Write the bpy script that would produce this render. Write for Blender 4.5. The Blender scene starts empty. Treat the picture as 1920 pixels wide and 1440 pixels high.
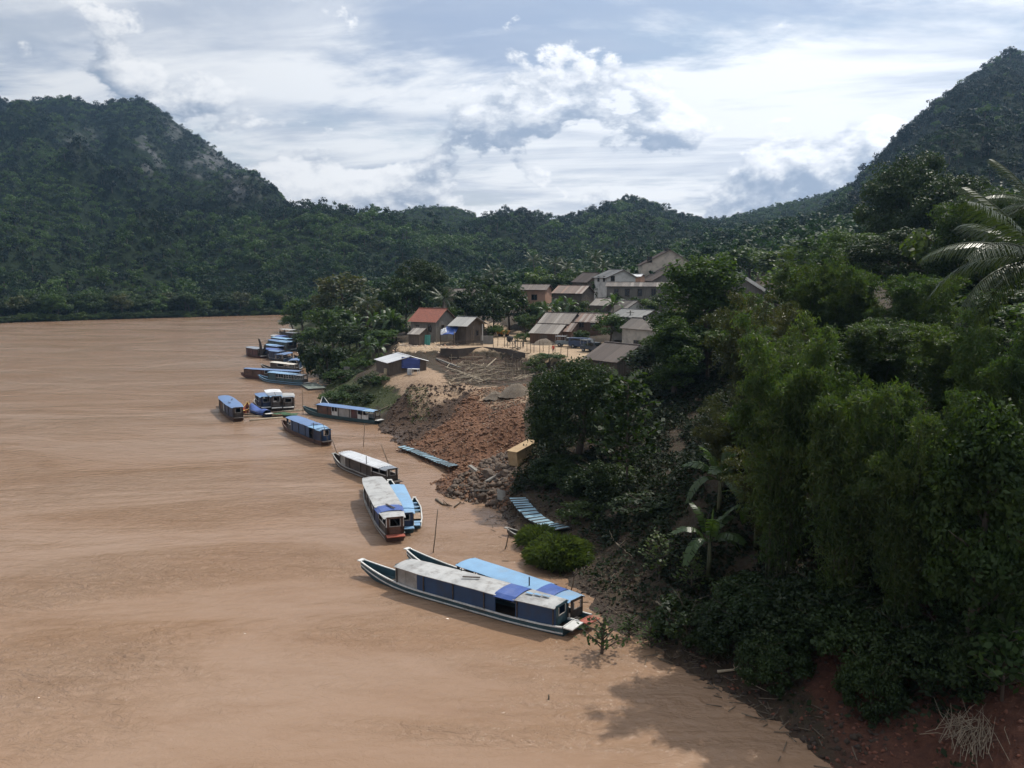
import bpy, bmesh, math, random
import numpy as np
from mathutils import Vector, Matrix, Euler, noise as mnoise
R = math.radians
random.seed(7); NPR = np.random.default_rng(7)
SC = bpy.context.scene
COL = SC.collection

# ------------------------------------------------------------------ camera
CAM_Z, FPX, PITCH = 22.0, 1550.0, math.atan(215/1550)
cam = bpy.data.cameras.new('camera'); camo = bpy.data.objects.new('camera', cam); COL.objects.link(camo)
camo.location = (0, 0, CAM_Z); camo.rotation_euler = (math.pi/2 - PITCH, 0, 0)
cam.sensor_width = 36; cam.lens = 36*FPX/1920; cam.clip_start = .5; cam.clip_end = 6000
SC.camera = camo
SUN_EL, SUN_AZ = R(55), R(44)      # azimuth measured from +Y (the view direction) towards +X
SUNV = Vector((math.sin(SUN_AZ)*math.cos(SUN_EL), math.cos(SUN_AZ)*math.cos(SUN_EL), math.sin(SUN_EL)))

# ------------------------------------------------------------------ node helpers
class NT:
    def __init__(s, tree): s.t = tree; s.n = tree.nodes; s.l = tree.links
    def add(s, typ, **kw):
        nd = s.n.new(typ)
        for k, v in kw.items():
            if k.startswith('i_'):
                key = k[2:]; key = int(key) if key.isdigit() else key
                s.set(nd.inputs[key], v)
            else: setattr(nd, k, v)
        return nd
    def set(s, sock, v):
        if isinstance(v, bpy.types.NodeSocket): s.l.new(v, sock)
        else: sock.default_value = v
    def math(s, op, a, b=0.0, c=None, clamp=False):
        nd = s.n.new('ShaderNodeMath'); nd.operation = op; nd.use_clamp = clamp
        s.set(nd.inputs[0], a); s.set(nd.inputs[1], b)
        if c is not None: s.set(nd.inputs[2], c)
        return nd.outputs[0]
    def mixc(s, fac, a, b, mode='MIX'):
        nd = s.n.new('ShaderNodeMix'); nd.data_type = 'RGBA'; nd.blend_type = mode
        s.set(nd.inputs[0], fac)
        for i, v in ((6, a), (7, b)):
            if isinstance(v, (tuple, list)): v = tuple(v)[:3] + (1.0,)
            s.set(nd.inputs[i], v)
        return nd.outputs[2]
    def ramp(s, fac, lo, hi):      # smoothstep map
        nd = s.n.new('ShaderNodeMapRange'); nd.interpolation_type = 'SMOOTHSTEP'
        s.set(nd.inputs[0], fac); nd.inputs[1].default_value = lo; nd.inputs[2].default_value = hi
        return nd.outputs[0]
    def noise(s, vec, scale, detail=4, rough=.55, dist=0.0):
        nd = s.n.new('ShaderNodeTexNoise'); s.set(nd.inputs['Vector'], vec)
        nd.inputs['Scale'].default_value = scale; nd.inputs['Detail'].default_value = detail
        nd.inputs['Roughness'].default_value = rough; nd.inputs['Distortion'].default_value = dist
        return nd.outputs[0]
    def vmul(s, vec, v3):
        nd = s.n.new('ShaderNodeVectorMath'); nd.operation = 'MULTIPLY'
        s.set(nd.inputs[0], vec); nd.inputs[1].default_value = v3
        return nd.outputs[0]

# ------------------------------------------------------------------ sky: nishita air with a broken cloud deck
w = bpy.data.worlds.new('World'); SC.world = w; w.use_nodes = True
T = NT(w.node_tree); T.n.clear()
tc = T.add('ShaderNodeTexCoord').outputs['Generated']
sep = T.add('ShaderNodeSeparateXYZ'); T.l.new(tc, sep.inputs[0])
dx, dy, dz = sep.outputs
sky = T.add('ShaderNodeTexSky', sky_type='NISHITA', sun_disc=False, sun_elevation=SUN_EL, sun_rotation=SUN_AZ)
sky.air_density = 1.2; sky.dust_density = 1.5; sky.altitude = 300
bg_sky = T.add('ShaderNodeBackground', i_0=sky.outputs[0], i_1=0.10)
SKYOFF = (12.3, 2.6, 5.5)
zc = T.math('ADD', T.math('MAXIMUM', dz, 0.0), 0.13)
def planar(px, py, pz=0.0):
    c = T.add('ShaderNodeCombineXYZ')
    T.l.new(T.math('ADD', T.math('DIVIDE', dx, zc), px), c.inputs[0])
    T.l.new(T.math('ADD', T.math('DIVIDE', dy, zc), py), c.inputs[1])
    c.inputs[2].default_value = pz
    return c.outputs[0]
def rot(vec, deg):
    r = T.add('ShaderNodeVectorRotate', rotation_type='Z_AXIS'); T.l.new(vec, r.inputs['Vector']); r.inputs['Angle'].default_value = R(deg); return r.outputs[0]
# bright forward scattering around the sun
sv = T.add('ShaderNodeVectorMath', operation='DOT_PRODUCT'); T.l.new(tc, sv.inputs[0]); sv.inputs[1].default_value = SUNV
glow = T.math('ADD', .665, T.math('MULTIPLY', T.math('POWER', T.math('MAXIMUM', sv.outputs['Value'], 0.0), 1.7), .72))
OX, OY, OZ = SKYOFF
# layer 1: broken altocumulus deck drawn out in bands
def deck(ox, oy): return T.noise(T.vmul(rot(planar(OX+ox, OY+oy, OZ), 14), (0.85, 1.05, 1.0)), 1.15, 12, .60, .35)
n1 = deck(0, 0); n1s = deck(.10, .12)
cov = T.math('ADD', T.math('MULTIPLY', n1, .70), T.math('MULTIPLY', T.noise(planar(OX+4.2, OY+1.3, OZ), .55, 4, .5), .36))
mask1 = T.ramp(cov, .44, .56)
shade = T.noise(T.vmul(rot(planar(OX+2.2, OY+7.7, OZ), 10), (0.55, 1.5, 1)), 1.1, 8, .58, .4)
thick = T.ramp(shade, .42, .62)
lit1 = T.ramp(T.math('SUBTRACT', n1, n1s), -.10, .14)
white, grey = (1.02, 1.04, 1.07), (.43, .51, .66)
col1 = T.mixc(T.math('MULTIPLY', thick, .78), white, grey)
col1 = T.mixc(T.math('MULTIPLY', lit1, .40), col1, white)
# layer 2: cumulus heaped up along the horizon, lit from above right
cvn = T.add('ShaderNodeVectorMath', operation='ADD'); T.l.new(T.vmul(tc, (6.4, 6.4, 11.0)), cvn.inputs[0]); cvn.inputs[1].default_value = (OX*3, OY*2, OZ)
cv = cvn.outputs[0]
def heap_(o):
    a = T.add('ShaderNodeVectorMath', operation='ADD'); T.l.new(cv, a.inputs[0]); a.inputs[1].default_value = o
    return T.noise(a.outputs[0], .98, 12, .57, .15)
c1 = heap_((0, 0, 0)); c2 = heap_((.10, .05, .30)); c3 = heap_((.03, .02, .09))
lowf = T.math('SUBTRACT', 1.0, T.ramp(dz, .06, .24))
mask2 = T.ramp(T.math('ADD', c1, T.math('MULTIPLY', lowf, .17)), .590, .635)
lit2 = T.math('ADD', T.math('MULTIPLY', T.ramp(T.math('SUBTRACT', c1, c2), -.07, .10), .7), T.math('MULTIPLY', T.ramp(T.math('SUBTRACT', c1, c3), -.05, .06), .3))
col2 = T.mixc(lit2, (.36, .44, .58), (1.10, 1.11, 1.13))
# a veil of thin grey blue cloud behind the broken layers
veil = T.ramp(T.noise(T.vmul(planar(OX+9.1, OY+2.2, OZ), (.5, 1, 1)), .6, 6, .58), .30, .55)
veilc = T.mixc(T.ramp(T.noise(T.vmul(planar(OX+1.1, OY+5.2, OZ), (.45, 1.3, 1)), .9, 8, .62, .3), .35, .65), (.43, .52, .70), (.66, .72, .82))
def bgc(col, k):
    m = T.add('ShaderNodeVectorMath', operation='SCALE'); T.l.new(col, m.inputs[0]); T.l.new(glow, m.inputs['Scale'])
    return T.add('ShaderNodeBackground', i_0=m.outputs[0], i_1=k).outputs[0]
def mixs(f, a, b):
    m = T.add('ShaderNodeMixShader'); T.set(m.inputs[0], f); T.l.new(a, m.inputs[1]); T.l.new(b, m.inputs[2]); return m.outputs[0]
s1 = mixs(T.math('MULTIPLY', veil, .9), bg_sky.outputs[0], bgc(veilc, 1.0))
s1 = mixs(T.math('MULTIPLY', mask1, .95), s1, bgc(col1, 1.04))
s1 = mixs(T.math('MULTIPLY', mask2, .96), s1, bgc(col2, 1.04))
T.l.new(s1, T.add('ShaderNodeOutputWorld').inputs[0])

# ------------------------------------------------------------------ sun, exposure, sampling
sl = bpy.data.lights.new('sun', 'SUN'); sl.energy = 3.8; sl.angle = R(.53); sl.color = (1.0, .94, .85)
slo = bpy.data.objects.new('sun', sl); COL.objects.link(slo)
slo.rotation_euler = SUNV.to_track_quat('Z', 'Y').to_euler(); slo.location = SUNV*300
vs = SC.view_settings; vs.view_transform = 'Standard'; vs.look = 'None'; vs.exposure = 0; vs.gamma = 1; vs.use_curve_mapping = False
cy = SC.cycles
cy.use_denoising = True; cy.denoiser = 'OPENIMAGEDENOISE'
cy.use_adaptive_sampling = True; cy.adaptive_threshold = .02
cy.max_bounces = 5; cy.diffuse_bounces = 2; cy.glossy_bounces = 2; cy.transmission_bounces = 2; cy.volume_bounces = 0
cy.transparent_max_bounces = 4; cy.sample_clamp_indirect = 3; cy.caustics_reflective = False; cy.caustics_refractive = False

# ------------------------------------------------------------------ pixel -> place
FW = Vector((0, math.cos(PITCH), -math.sin(PITCH))); UP = Vector((0, math.sin(PITCH), math.cos(PITCH)))
def ray(u, v): return FW + Vector((1, 0, 0))*((u-960)/FPX) + UP*((720-v)/FPX)
def P(u, v, z=0.0):                 # the point of height z seen at pixel (u, v)
    d = ray(u, v); return Vector((0, 0, CAM_Z)) + d*((z-CAM_Z)/d.z)
def PD(u, v, D):                    # the point at ground distance D seen at pixel (u, v)
    d = ray(u, v); return Vector((0, 0, CAM_Z)) + d*(D/d.y)
def proj(p):                        # place(s) -> pixel, numpy
    p = np.asarray(p, float); q = p - np.array([0, 0, CAM_Z])
    zc_ = q @ np.array(FW); zc_ = np.where(zc_ < .1, .1, zc_)
    return 960 + FPX*q[..., 0]/zc_, 720 - FPX*(q @ np.array(UP))/zc_

# ------------------------------------------------------------------ objects
def link(o, parent=None):
    COL.objects.link(o)
    if parent is not None: o.parent = parent
    return o
def tag(o, label=None, cat=None, group=None, kind=None):
    if label: o['label'] = label
    if cat: o['category'] = cat
    if group: o['group'] = group
    if kind: o['kind'] = kind
    return o
def empty(name, loc=(0, 0, 0), rz=0.0, scale=1.0):
    o = bpy.data.objects.new(name, None); o.empty_display_size = .2
    o.location = loc; o.rotation_euler = (0, 0, rz); o.scale = (scale,)*3
    return link(o)
def npmesh(name, verts, faces, mat=None, smooth=False, mats=None, matidx=None):
    """verts (n,3); faces (m,k) all of one size"""
    verts = np.asarray(verts, np.float32); faces = np.asarray(faces, np.int32)
    me = bpy.data.meshes.new(name); k = faces.shape[1]
    me.vertices.add(len(verts)); me.vertices.foreach_set('co', verts.ravel())
    me.loops.add(faces.size); me.loops.foreach_set('vertex_index', faces.ravel())
    me.polygons.add(len(faces)); me.polygons.foreach_set('loop_start', np.arange(0, faces.size, k, dtype=np.int32))
    me.polygons.foreach_set('loop_total', np.full(len(faces), k, np.int32))
    if smooth: me.polygons.foreach_set('use_smooth', np.ones(len(faces), bool))
    me.update(calc_edges=True)
    for m in (mats or ([mat] if mat else [])): me.materials.append(m)
    if matidx is not None: me.polygons.foreach_set('material_index', np.asarray(matidx, np.int32))
    return me
def obj(name, me, parent=None, loc=(0, 0, 0), rot=(0, 0, 0), scale=(1, 1, 1)):
    o = bpy.data.objects.new(name, me); o.location = loc; o.rotation_euler = rot; o.scale = scale
    return link(o, parent)
def copy_tree(o, parent=None):
    c = o.copy(); COL.objects.link(c); c.parent = parent
    for ch in o.children: copy_tree(ch, c)
    return c
class MB:
    """collects boxes, tubes and sheets into one mesh"""
    def __init__(s): s.v = []; s.f = []
    def add(s, vs, fs):
        b = len(s.v); s.v += [tuple(x) for x in vs]; s.f += [tuple(i+b for i in f) for f in fs]
    def box(s, c, size, rot=None):
        hx, hy, hz = size[0]/2, size[1]/2, size[2]/2
        vs = [Vector((x, y, z)) for x in (-hx, hx) for y in (-hy, hy) for z in (-hz, hz)]
        if rot is not None: vs = [rot @ q for q in vs]
        vs = [q + Vector(c) for q in vs]
        s.add(vs, [(0,1,3,2),(4,6,7,5),(0,4,5,1),(2,3,7,6),(0,2,6,4),(1,5,7,3)])
    def bar(s, a, b, w, h=None, twist=0):
        a, b = Vector(a), Vector(b); d = b-a
        q = d.to_track_quat('X', 'Z').to_matrix()
        s.box((a+b)/2, (d.length, w, h or w), q)
    def tube(s, pts, rad, n=6, cap=True):
        pts = [Vector(p) for p in pts]; rings = []
        rad = [rad]*len(pts) if not isinstance(rad, (list, tuple)) else rad
        base = len(s.v); vs = []; fs = []
        for i, p in enumerate(pts):
            d = (pts[min(i+1, len(pts)-1)] - pts[max(i-1, 0)])
            if d.length < 1e-6: d = Vector((0, 0, 1))
            q = d.to_track_quat('Z', 'Y')
            for k in range(n):
                a = 2*math.pi*k/n
                vs.append(p + q @ Vector((math.cos(a)*rad[i], math.sin(a)*rad[i], 0)))
        for i in range(len(pts)-1):
            for k in range(n):
                k2 = (k+1) % n
                fs.append((i*n+k, i*n+k2, (i+1)*n+k2, (i+1)*n+k))
        if cap:
            fs.append(tuple(range(n))[::-1]); fs.append(tuple((len(pts)-1)*n+k for k in range(n)))
        s.add(vs, fs)
    def grid(s, rows):
        n = len(rows[0]); vs = [p for r in rows for p in r]; fs = []
        for i in range(len(rows)-1):
            for j in range(n-1):
                fs.append((i*n+j, i*n+j+1, (i+1)*n+j+1, (i+1)*n+j))
        s.add(vs, fs)
    def slab(s, rows, t):
        """a grid sheet with thickness t downwards"""
        n = len(rows[0]); m = len(rows)
        top = [Vector(p) for r in rows for p in r]; bot = [p - Vector((0, 0, t)) for p in top]
        fs = []; N = n*m
        for i in range(m-1):
            for j in range(n-1):
                a, b, c, d = i*n+j, i*n+j+1, (i+1)*n+j+1, (i+1)*n+j
                fs.append((a, b, c, d)); fs.append((N+d, N+c, N+b, N+a))
        edge = [(i*n) for i in range(m)] + [(m-1)*n+j for j in range(1, n)] + [i*n+n-1 for i in range(m-2, -1, -1)] + [j for j in range(n-2, 0, -1)]
        for a, b in zip(edge, edge[1:]+edge[:1]): fs.append((a, b, N+b, N+a))
        s.add(top+bot, fs)
    def mesh(s, name, mat, smooth=False):
        me = bpy.data.meshes.new(name); me.from_pydata(s.v, [], s.f); me.update()
        if mat: me.materials.append(mat)
        bm = bmesh.new(); bm.from_mesh(me); bmesh.ops.recalc_face_normals(bm, faces=bm.faces); bm.to_mesh(me); bm.free()
        if smooth:
            for p in me.polygons: p.use_smooth = True
        return me
    def build(s, name, mat, parent=None, smooth=False, **kw): return obj(name, s.mesh(name, mat, smooth), parent, **kw)

# ------------------------------------------------------------------ materials
MATS = {}
def newmat(name):
    m = bpy.data.materials.new(name); m.use_nodes = True
    t = NT(m.node_tree); t.n.clear()
    return m, t
def finish(t, shader, disp=None):
    o = t.add('ShaderNodeOutputMaterial'); t.l.new(shader, o.inputs[0])
    return o
def surf(name, col, col2=None, scale=2.0, rough=.7, bump=.15, bscale=None, stretch=(1, 1, 1), dirt=None, dscale=.6, dfac=.5, rnd=0.0, metal=0.0, spec=.5, rndcols=None):
    """weathered surface: two colours in noise, dirt patches, fine relief, per-object tint"""
    if name in MATS: return MATS[name]
    m, t = newmat(name)
    co = t.add('ShaderNodeTexCoord').outputs['Object']
    v = t.vmul(co, stretch)
    n = t.noise(v, scale, 6, .62)
    c = t.mixc(t.ramp(n, .35, .68), col, col2 or tuple(x*.72 for x in col))
    oi = t.add('ShaderNodeObjectInfo').outputs['Random']
    if rndcols:
        cr = t.add('ShaderNodeValToRGB'); cr.color_ramp.interpolation = 'CONSTANT'
        els = cr.color_ramp.elements
        while len(els) < len(rndcols): els.new(.5)
        for i, (e, rc) in enumerate(zip(els, rndcols)): e.position = i/len(rndcols); e.color = tuple(rc)+(1,)
        t.l.new(oi, cr.inputs[0]); c = t.mixc(.75, c, t.mixc(.35, cr.outputs[0], c, 'MULTIPLY') if False else cr.outputs[0])
        c = t.mixc(t.math('MULTIPLY', t.ramp(n, .45, .75), .35), c, (.05, .04, .035))
    if dirt:
        d = t.ramp(t.noise(co, dscale, 7, .66), .48, .70)
        c = t.mixc(t.math('MULTIPLY', d, dfac), c, dirt)
    if rnd:
        k = t.math('ADD', 1-rnd, t.math('MULTIPLY', oi, 2*rnd))
        vm = t.add('ShaderNodeVectorMath', operation='SCALE'); t.l.new(c, vm.inputs[0]); t.l.new(k, vm.inputs['Scale']); c = vm.outputs[0]
    b = t.add('ShaderNodeBsdfPrincipled', i_Roughness=rough, i_Metallic=metal)
    b.inputs['Specular IOR Level'].default_value = spec
    t.l.new(c, b.inputs['Base Color'])
    if bump:
        bn = t.noise(v, bscale or scale*6, 5, .6)
        bu = t.add('ShaderNodeBump', i_Strength=bump, i_Distance=.05); t.l.new(bn, bu.inputs['Height']); t.l.new(bu.outputs[0], b.inputs['Normal'])
    finish(t, b.outputs[0]); MATS[name] = m
    return m
def leafmat(name, c1, c2, trans=.35, rough=.45, rnd=.25, tcol=None, nscale=.25, spec=.4, dry=None, dryf=0.0):
    if name in MATS: return MATS[name]
    m, t = newmat(name)
    geo = t.add('ShaderNodeNewGeometry')
    ri = geo.outputs['Random Per Island']
    oi = t.add('ShaderNodeObjectInfo').outputs['Random']
    n = t.noise(geo.outputs['Position'], nscale, 3, .5)
    f = t.math('ADD', t.math('MULTIPLY', ri, .45), t.math('MULTIPLY', t.ramp(n, .3, .7), .55))
    c = t.mixc(f, c1, c2)
    if dry: c = t.mixc(t.math('MULTIPLY', t.ramp(t.math('ADD', t.math('MULTIPLY', ri, .4), t.math('MULTIPLY', n, .6)), .5, .68), dryf), c, dry)
    k = t.math('ADD', 1-rnd, t.math('MULTIPLY', oi, 2*rnd))
    vm = t.add('ShaderNodeVectorMath', operation='SCALE'); t.l.new(c, vm.inputs[0]); t.l.new(k, vm.inputs['Scale']); c = vm.outputs[0]
    b = t.add('ShaderNodeBsdfPrincipled', i_Roughness=rough); b.inputs['Specular IOR Level'].default_value = spec
    t.l.new(c, b.inputs['Base Color'])
    tr = t.add('ShaderNodeBsdfTranslucent')
    t.l.new(t.mixc(1.0, c, tcol or (1.5, 1.55, .55), 'MULTIPLY'), tr.inputs[0])
    mx = t.add('ShaderNodeMixShader', i_0=trans); t.l.new(b.outputs[0], mx.inputs[1]); t.l.new(tr.outputs[0], mx.inputs[2])
    finish(t, mx.outputs[0]); MATS[name] = m
    return m
# ================================================================== SETTING
# ------------------------------------------------------------------ terrain heights on the village side
SHORE_PX = [(1640,1520),(1560,1440),(1480,1368),(1400,1322),(1340,1288),(1270,1250),(1240,1225),(1170,1186),(1122,1150),(1085,1108),(1050,1078),(1008,1062),(1000,1040),
  (985,1012),(952,992),(940,966),(902,946),(868,938),(832,932),(818,912),(832,888),(800,866),(760,846),(735,826),(715,806),(706,792),(672,774),(640,768),(606,756),(602,740),
  (612,726),(602,712),(590,702),(584,690),(572,676),(564,664),(558,650),(556,640),(553,630),(549,618),(542,606),(539,596),(538,589)]
SHORE = [P(u, v, 0) for u, v in SHORE_PX]
SHORE = [Vector((22, 26, 0)), Vector((30, 18, 0)), Vector((38, 10, 0))][::-1] + SHORE
CP = []
for i, s in enumerate(SHORE):
    CP.append((s.x, s.y, 0.0))
    a, b = SHORE[max(i-1, 0)], SHORE[min(i+1, len(SHORE)-1)]
    d = (b-a).normalized(); nrm = Vector((-d.y, d.x, 0))
    q = s + nrm*7; CP.append((q.x, q.y, -2.2))
    q = s + nrm*30; CP.append((q.x, q.y, -3))
SY = np.array([s.y for s in SHORE]); SX = np.array([s.x for s in SHORE])
def xs(y): return float(np.interp(y, SY, SX))
for y in (12, 22, 30, 38, 46, 54, 62):
    for d, z in ((4, 1.1), (8, 3.2), (14, 7.0), (24, 12.5), (45, 18), (90, 25)): CP.append((xs(y)+d, y, z))
for y in (72, 84, 98):
    for d, z in ((7, 2.4), (13, 4.2), (22, 6.2), (36, 10.5), (60, 15.5), (100, 23)): CP.append((xs(y)+d, y, z))
for u, v, z in [(985,745,5.0),(985,790,3.9),(940,850,1.4),(900,800,2.6),(850,790,2.0),(780,792,.8),(770,729,4.6),(810,732,4.6),(850,729,4.6),(878,737,4.7),(772,744,2.7),(812,750,2.7),(850,750,3.0),(740,765,1.2),(745,697,5.0),(785,712,4.9),(720,698,4.9),(700,692,4.2),(672,702,3.2),(655,718,2.0),
  (668,742,1.2),(700,735,2.4),(850,705,4.7),(950,712,4.8),(990,692,4.9),(900,690,4.7),(880,680,4.8),(960,682,4.9),(925,681,4.9),(835,679,5.0),(730,668,5.2),(690,668,4.6),(640,690,2.6),
  (756,650,7.0),(800,649,7.1),(850,651,7.1),(910,648,7.1),(960,646,7.1),(1000,658,7.1),(1060,662,7.2),(1100,664,7.3),(1000,630,7.4),(930,622,7.6),(860,600,8.0),(1150,690,7.0),(1090,690,6.2),(1040,700,5.6),(700,640,6.4),(640,650,3.5),(600,650,2.0)]:
    q = P(u, v, z); CP.append((q.x, q.y, z))
CP += [(34,130,12),(22,112,9),(60,120,16),(28,190,11.5),(50,210,14),(24,165,9.5),(5,200,8.6),(-20,205,7.8),(-20,240,8),(20,260,12),(60,260,18),(100,200,25),(130,120,29),(-45,220,5),(-50,260,5.5),(-65,300,5.5),(-85,350,5),
  (-60,400,7),(0,330,10),(60,350,18),(0,430,12),(130,350,34),(130,450,36),(-90,440,6),(-60,480,10),(20,500,16),(180,200,40),(200,60,45),(120,20,30)]
CPA = np.array(CP); XY = CPA[:, :2]; ZZ = CPA[:, 2]
def _phi(a, b): return np.sqrt(((a[:, None, :]-b[None, :, :])**2).sum(-1) + 1.0)
_n = len(XY); _A = np.zeros((_n+3, _n+3)); _A[:_n, :_n] = _phi(XY, XY) - np.eye(_n)*.15
_A[:_n, _n] = 1; _A[:_n, _n+1:] = XY; _A[_n:, :_n] = _A[:_n, _n:].T
_W = np.linalg.solve(_A, np.concatenate([ZZ, np.zeros(3)]))
def hbase(pts):
    pts = np.asarray(pts, float); out = np.empty(len(pts))
    for i in range(0, len(pts), 20000):
        q = pts[i:i+20000]; out[i:i+20000] = _phi(q, XY) @ _W[:_n] + _W[_n] + q @ _W[_n+1:]
    return out
def inpoly(u, v, poly):
    u = np.asarray(u); v = np.asarray(v); r = np.zeros(u.shape, bool); n = len(poly)
    for i in range(n):
        (x1, y1), (x2, y2) = poly[i], poly[(i+1) % n]
        c = ((y1 > v) != (y2 > v)) & (u < (x2-x1)*(v-y1)/(y2-y1+1e-9)+x1)
        r ^= c
    return r
def fr(x, y, s, o=4, z=0.0): return mnoise.fractal(Vector((x*s, y*s, z)), 1.0, 2.1, o)
def world_poly(px, z): return [tuple(P(u, v, z).xy) for u, v in px]
ROAD = world_poly([(745,652),(905,652),(960,655),(1000,668),(1130,676),(1135,652),(1060,640),(1000,628),(960,622),(930,612),(905,606),(895,612),(925,630),(915,645),(745,640)], 7.2)
TERR = world_poly([(690,700),(740,690),(800,690),(840,712),(900,725),(990,735),(985,760),(930,750),(880,735),(850,728),(820,742),(770,735),(745,712)], 4.7)
LAND = world_poly([(985,757),(905,753),(860,768),(800,790),(745,801),(712,802),(735,826),(800,866),(832,888),(818,912),(870,938),(950,900),(985,850)], 2.8)
GRA2 = world_poly([(752,720),(800,724),(806,744),(770,744)], 4.6)
GRAS = world_poly([(640,700),(700,695),(730,715),(830,738),(790,748),(700,720),(680,740),(620,730)], 4.2) 
SCAR = world_poly([(735,742),(770,733),(880,738),(900,752),(860,766),(800,788),(740,798),(700,790),(705,765)], 3.2)
PIT = world_poly([(815,676),(870,675),(985,682),(990,722),(930,722),(850,712)], 4.8)
def blur_mask(px, py, poly, w):
    m = np.zeros(px.shape)
    for ox, oy in ((0, 0), (w, 0), (-w, 0), (0, w), (0, -w)): m += inpoly(px+ox, py+oy, poly)
    return m/5
def ground_h(pts, noisy=True):
    pts = np.asarray(pts, float); h = hbase(pts)
    x, y = pts[:, 0], pts[:, 1]
    road = blur_mask(x, y, ROAD, 1.5)
    h = h*(1-road) + (7.2 + (x*0))*road*1.0
    land = blur_mask(x, y, LAND, 2.0)
    n = np.array([fr(a, b, .18, 5) for a, b in zip(x, y)]); n2 = np.array([fr(a, b, .9, 3, 5.0) for a, b in zip(x, y)])
    amp = (.30 + .55*land)*(1-.93*road); amp = np.where(h > .3, amp, amp*.75)
    terr = blur_mask(x, y, TERR, 1.5); amp = amp*(1-.7*terr)
    h = h + amp*n + .22*amp*n2
    nr_ = (np.abs(h) < 1.2) & (y < 90)
    if nr_.any(): h[nr_] += np.array([.30*fr(a, b, .55, 4, 7.0) for a, b in zip(x[nr_], y[nr_])])
    scar = blur_mask(x, y, SCAR, 1.0)
    k = scar > 0
    if k.any():
        e = np.array([mnoise.ridged_multi_fractal(Vector((a*.30, b*.30, 2.0)), 1.0, 2.2, 5, 1.0, 2.0) for a, b in zip(x[k], y[k])]); h[k] += scar[k]*(e-1.0)*.55
    return h
def ground_at(x, y): return float(ground_h(np.array([[x, y]]))[0])

ys = [8.0]
while ys[-1] < 520: ys.append(ys[-1] + max(.55, .0085*ys[-1]))
ys = np.array(ys); xsn = np.concatenate([np.arange(-135, -30, 1.5), np.arange(-30, 60, .6), np.arange(60, 200, 3.0)])
GX, GY = np.meshgrid(xsn, ys); gp = np.stack([GX.ravel(), GY.ravel()], 1)
# leave out the river side
gh = ground_h(gp)
keep = gh > -2.6
nx, ny = len(xsn), len(ys)
idx = np.arange(nx*ny).reshape(ny, nx)
quads = np.stack([idx[:-1, :-1], idx[:-1, 1:], idx[1:, 1:], idx[1:, :-1]], -1).reshape(-1, 4)
quads = quads[keep[quads].any(1)]
gv = np.column_stack([gp, np.maximum(gh, -3.0)])
used = np.unique(quads); remap = np.full(len(gv), -1); remap[used] = np.arange(len(used))
gv = gv[used]; quads = remap[quads]
gme = npmesh('ground', gv, quads, smooth=True)
def fattr(me, name, arr):
    a = me.attributes.new(name, 'FLOAT', 'POINT'); a.data.foreach_set('value', np.asarray(arr, np.float32))
gx, gy = gv[:, 0], gv[:, 1]
fattr(gme, 'sand', blur_mask(gx, gy, ROAD, 1.2)); fattr(gme, 'dirt', blur_mask(gx, gy, TERR, 2.0)); fattr(gme, 'slide', blur_mask(gx, gy, LAND, 2.0)); fattr(gme, 'grass', np.clip(blur_mask(gx, gy, GRAS, 2.0)+blur_mask(gx, gy, GRA2, 1.0) + (gy > 110)*(gx < -28)*.6, 0, 1))
fattr(gme, 'scar', np.clip(blur_mask(gx, gy, SCAR, 1.5)+blur_mask(gx, gy, PIT, 1.5), 0, 1))
fattr(gme, 'red', np.clip((46-gy)/6, 0, 1)*np.clip((gx-13)/4, 0, 1))
m, t = newmat('ground_soil')
co = t.add('ShaderNodeTexCoord').outputs['Object']
def at(n): return t.add('ShaderNodeAttribute', attribute_name=n).outputs['Fac']
na = t.noise(co, .5, 7, .62); nb = t.noise(co, 2.6, 6, .65); ncx = t.noise(co, .16, 4, .5)
def edge(a): return t.ramp(t.math('ADD', a, t.math('MULTIPLY', t.math('SUBTRACT', na, .5), 1.1)), .35, .65)
c = t.mixc(t.ramp(na, .35, .65), (.034, .022, .014), (.062, .040, .025))
c = t.mixc(t.ramp(nb, .4, .72), c, (.036, .034, .017))
c = t.mixc(t.math('MULTIPLY', edge(at('grass')), .8), c, t.mixc(nb, (.030, .045, .014), (.066, .080, .026)))
c = t.mixc(edge(at('red')), c, t.mixc(t.ramp(nb, .3, .7), (.058, .023, .015), (.100, .041, .025)))
c = t.mixc(edge(at('scar')), c, t.mixc(t.ramp(nb, .3, .7), (.040, .024, .015), (.085, .050, .031)))
c = t.mixc(edge(at('slide')), c, t.mixc(t.ramp(nb, .35, .70), (.105, .048, .027), (.20, .102, .056)))
c = t.mixc(edge(at('dirt')), c, t.mixc(t.ramp(nb, .3, .7), (.22, .145, .092), (.37, .265, .18)))
c = t.mixc(edge(at('sand')), c, t.mixc(t.ramp(na, .3, .7), (.33, .235, .15), (.43, .32, .215)))
# wet band by the water line
gz = t.add('ShaderNodeSeparateXYZ'); t.l.new(co, gz.inputs[0])
wet = t.math('SUBTRACT', 1.0, t.ramp(gz.outputs[2], .05, .55))
c = t.mixc(t.math('MULTIPLY', wet, .55), c, (.050, .028, .016))
b = t.add('ShaderNodeBsdfPrincipled'); t.l.new(c, b.inputs['Base Color'])
t.l.new(t.math('SUBTRACT', .92, t.math('MULTIPLY', wet, .45)), b.inputs['Roughness']); b.inputs['Specular IOR Level'].default_value = .3
bu = t.add('ShaderNodeBump', i_Strength=.9, i_Distance=.25); t.l.new(t.noise(co, 3.2, 8, .68), bu.inputs['Height']); t.l.new(bu.outputs[0], b.inputs['Normal'])
finish(t, b.outputs[0]); gme.materials.append(m)
tag(obj('ground', gme), 'bare muddy river bank and village ground rising to the right', 'ground', kind='structure')

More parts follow.
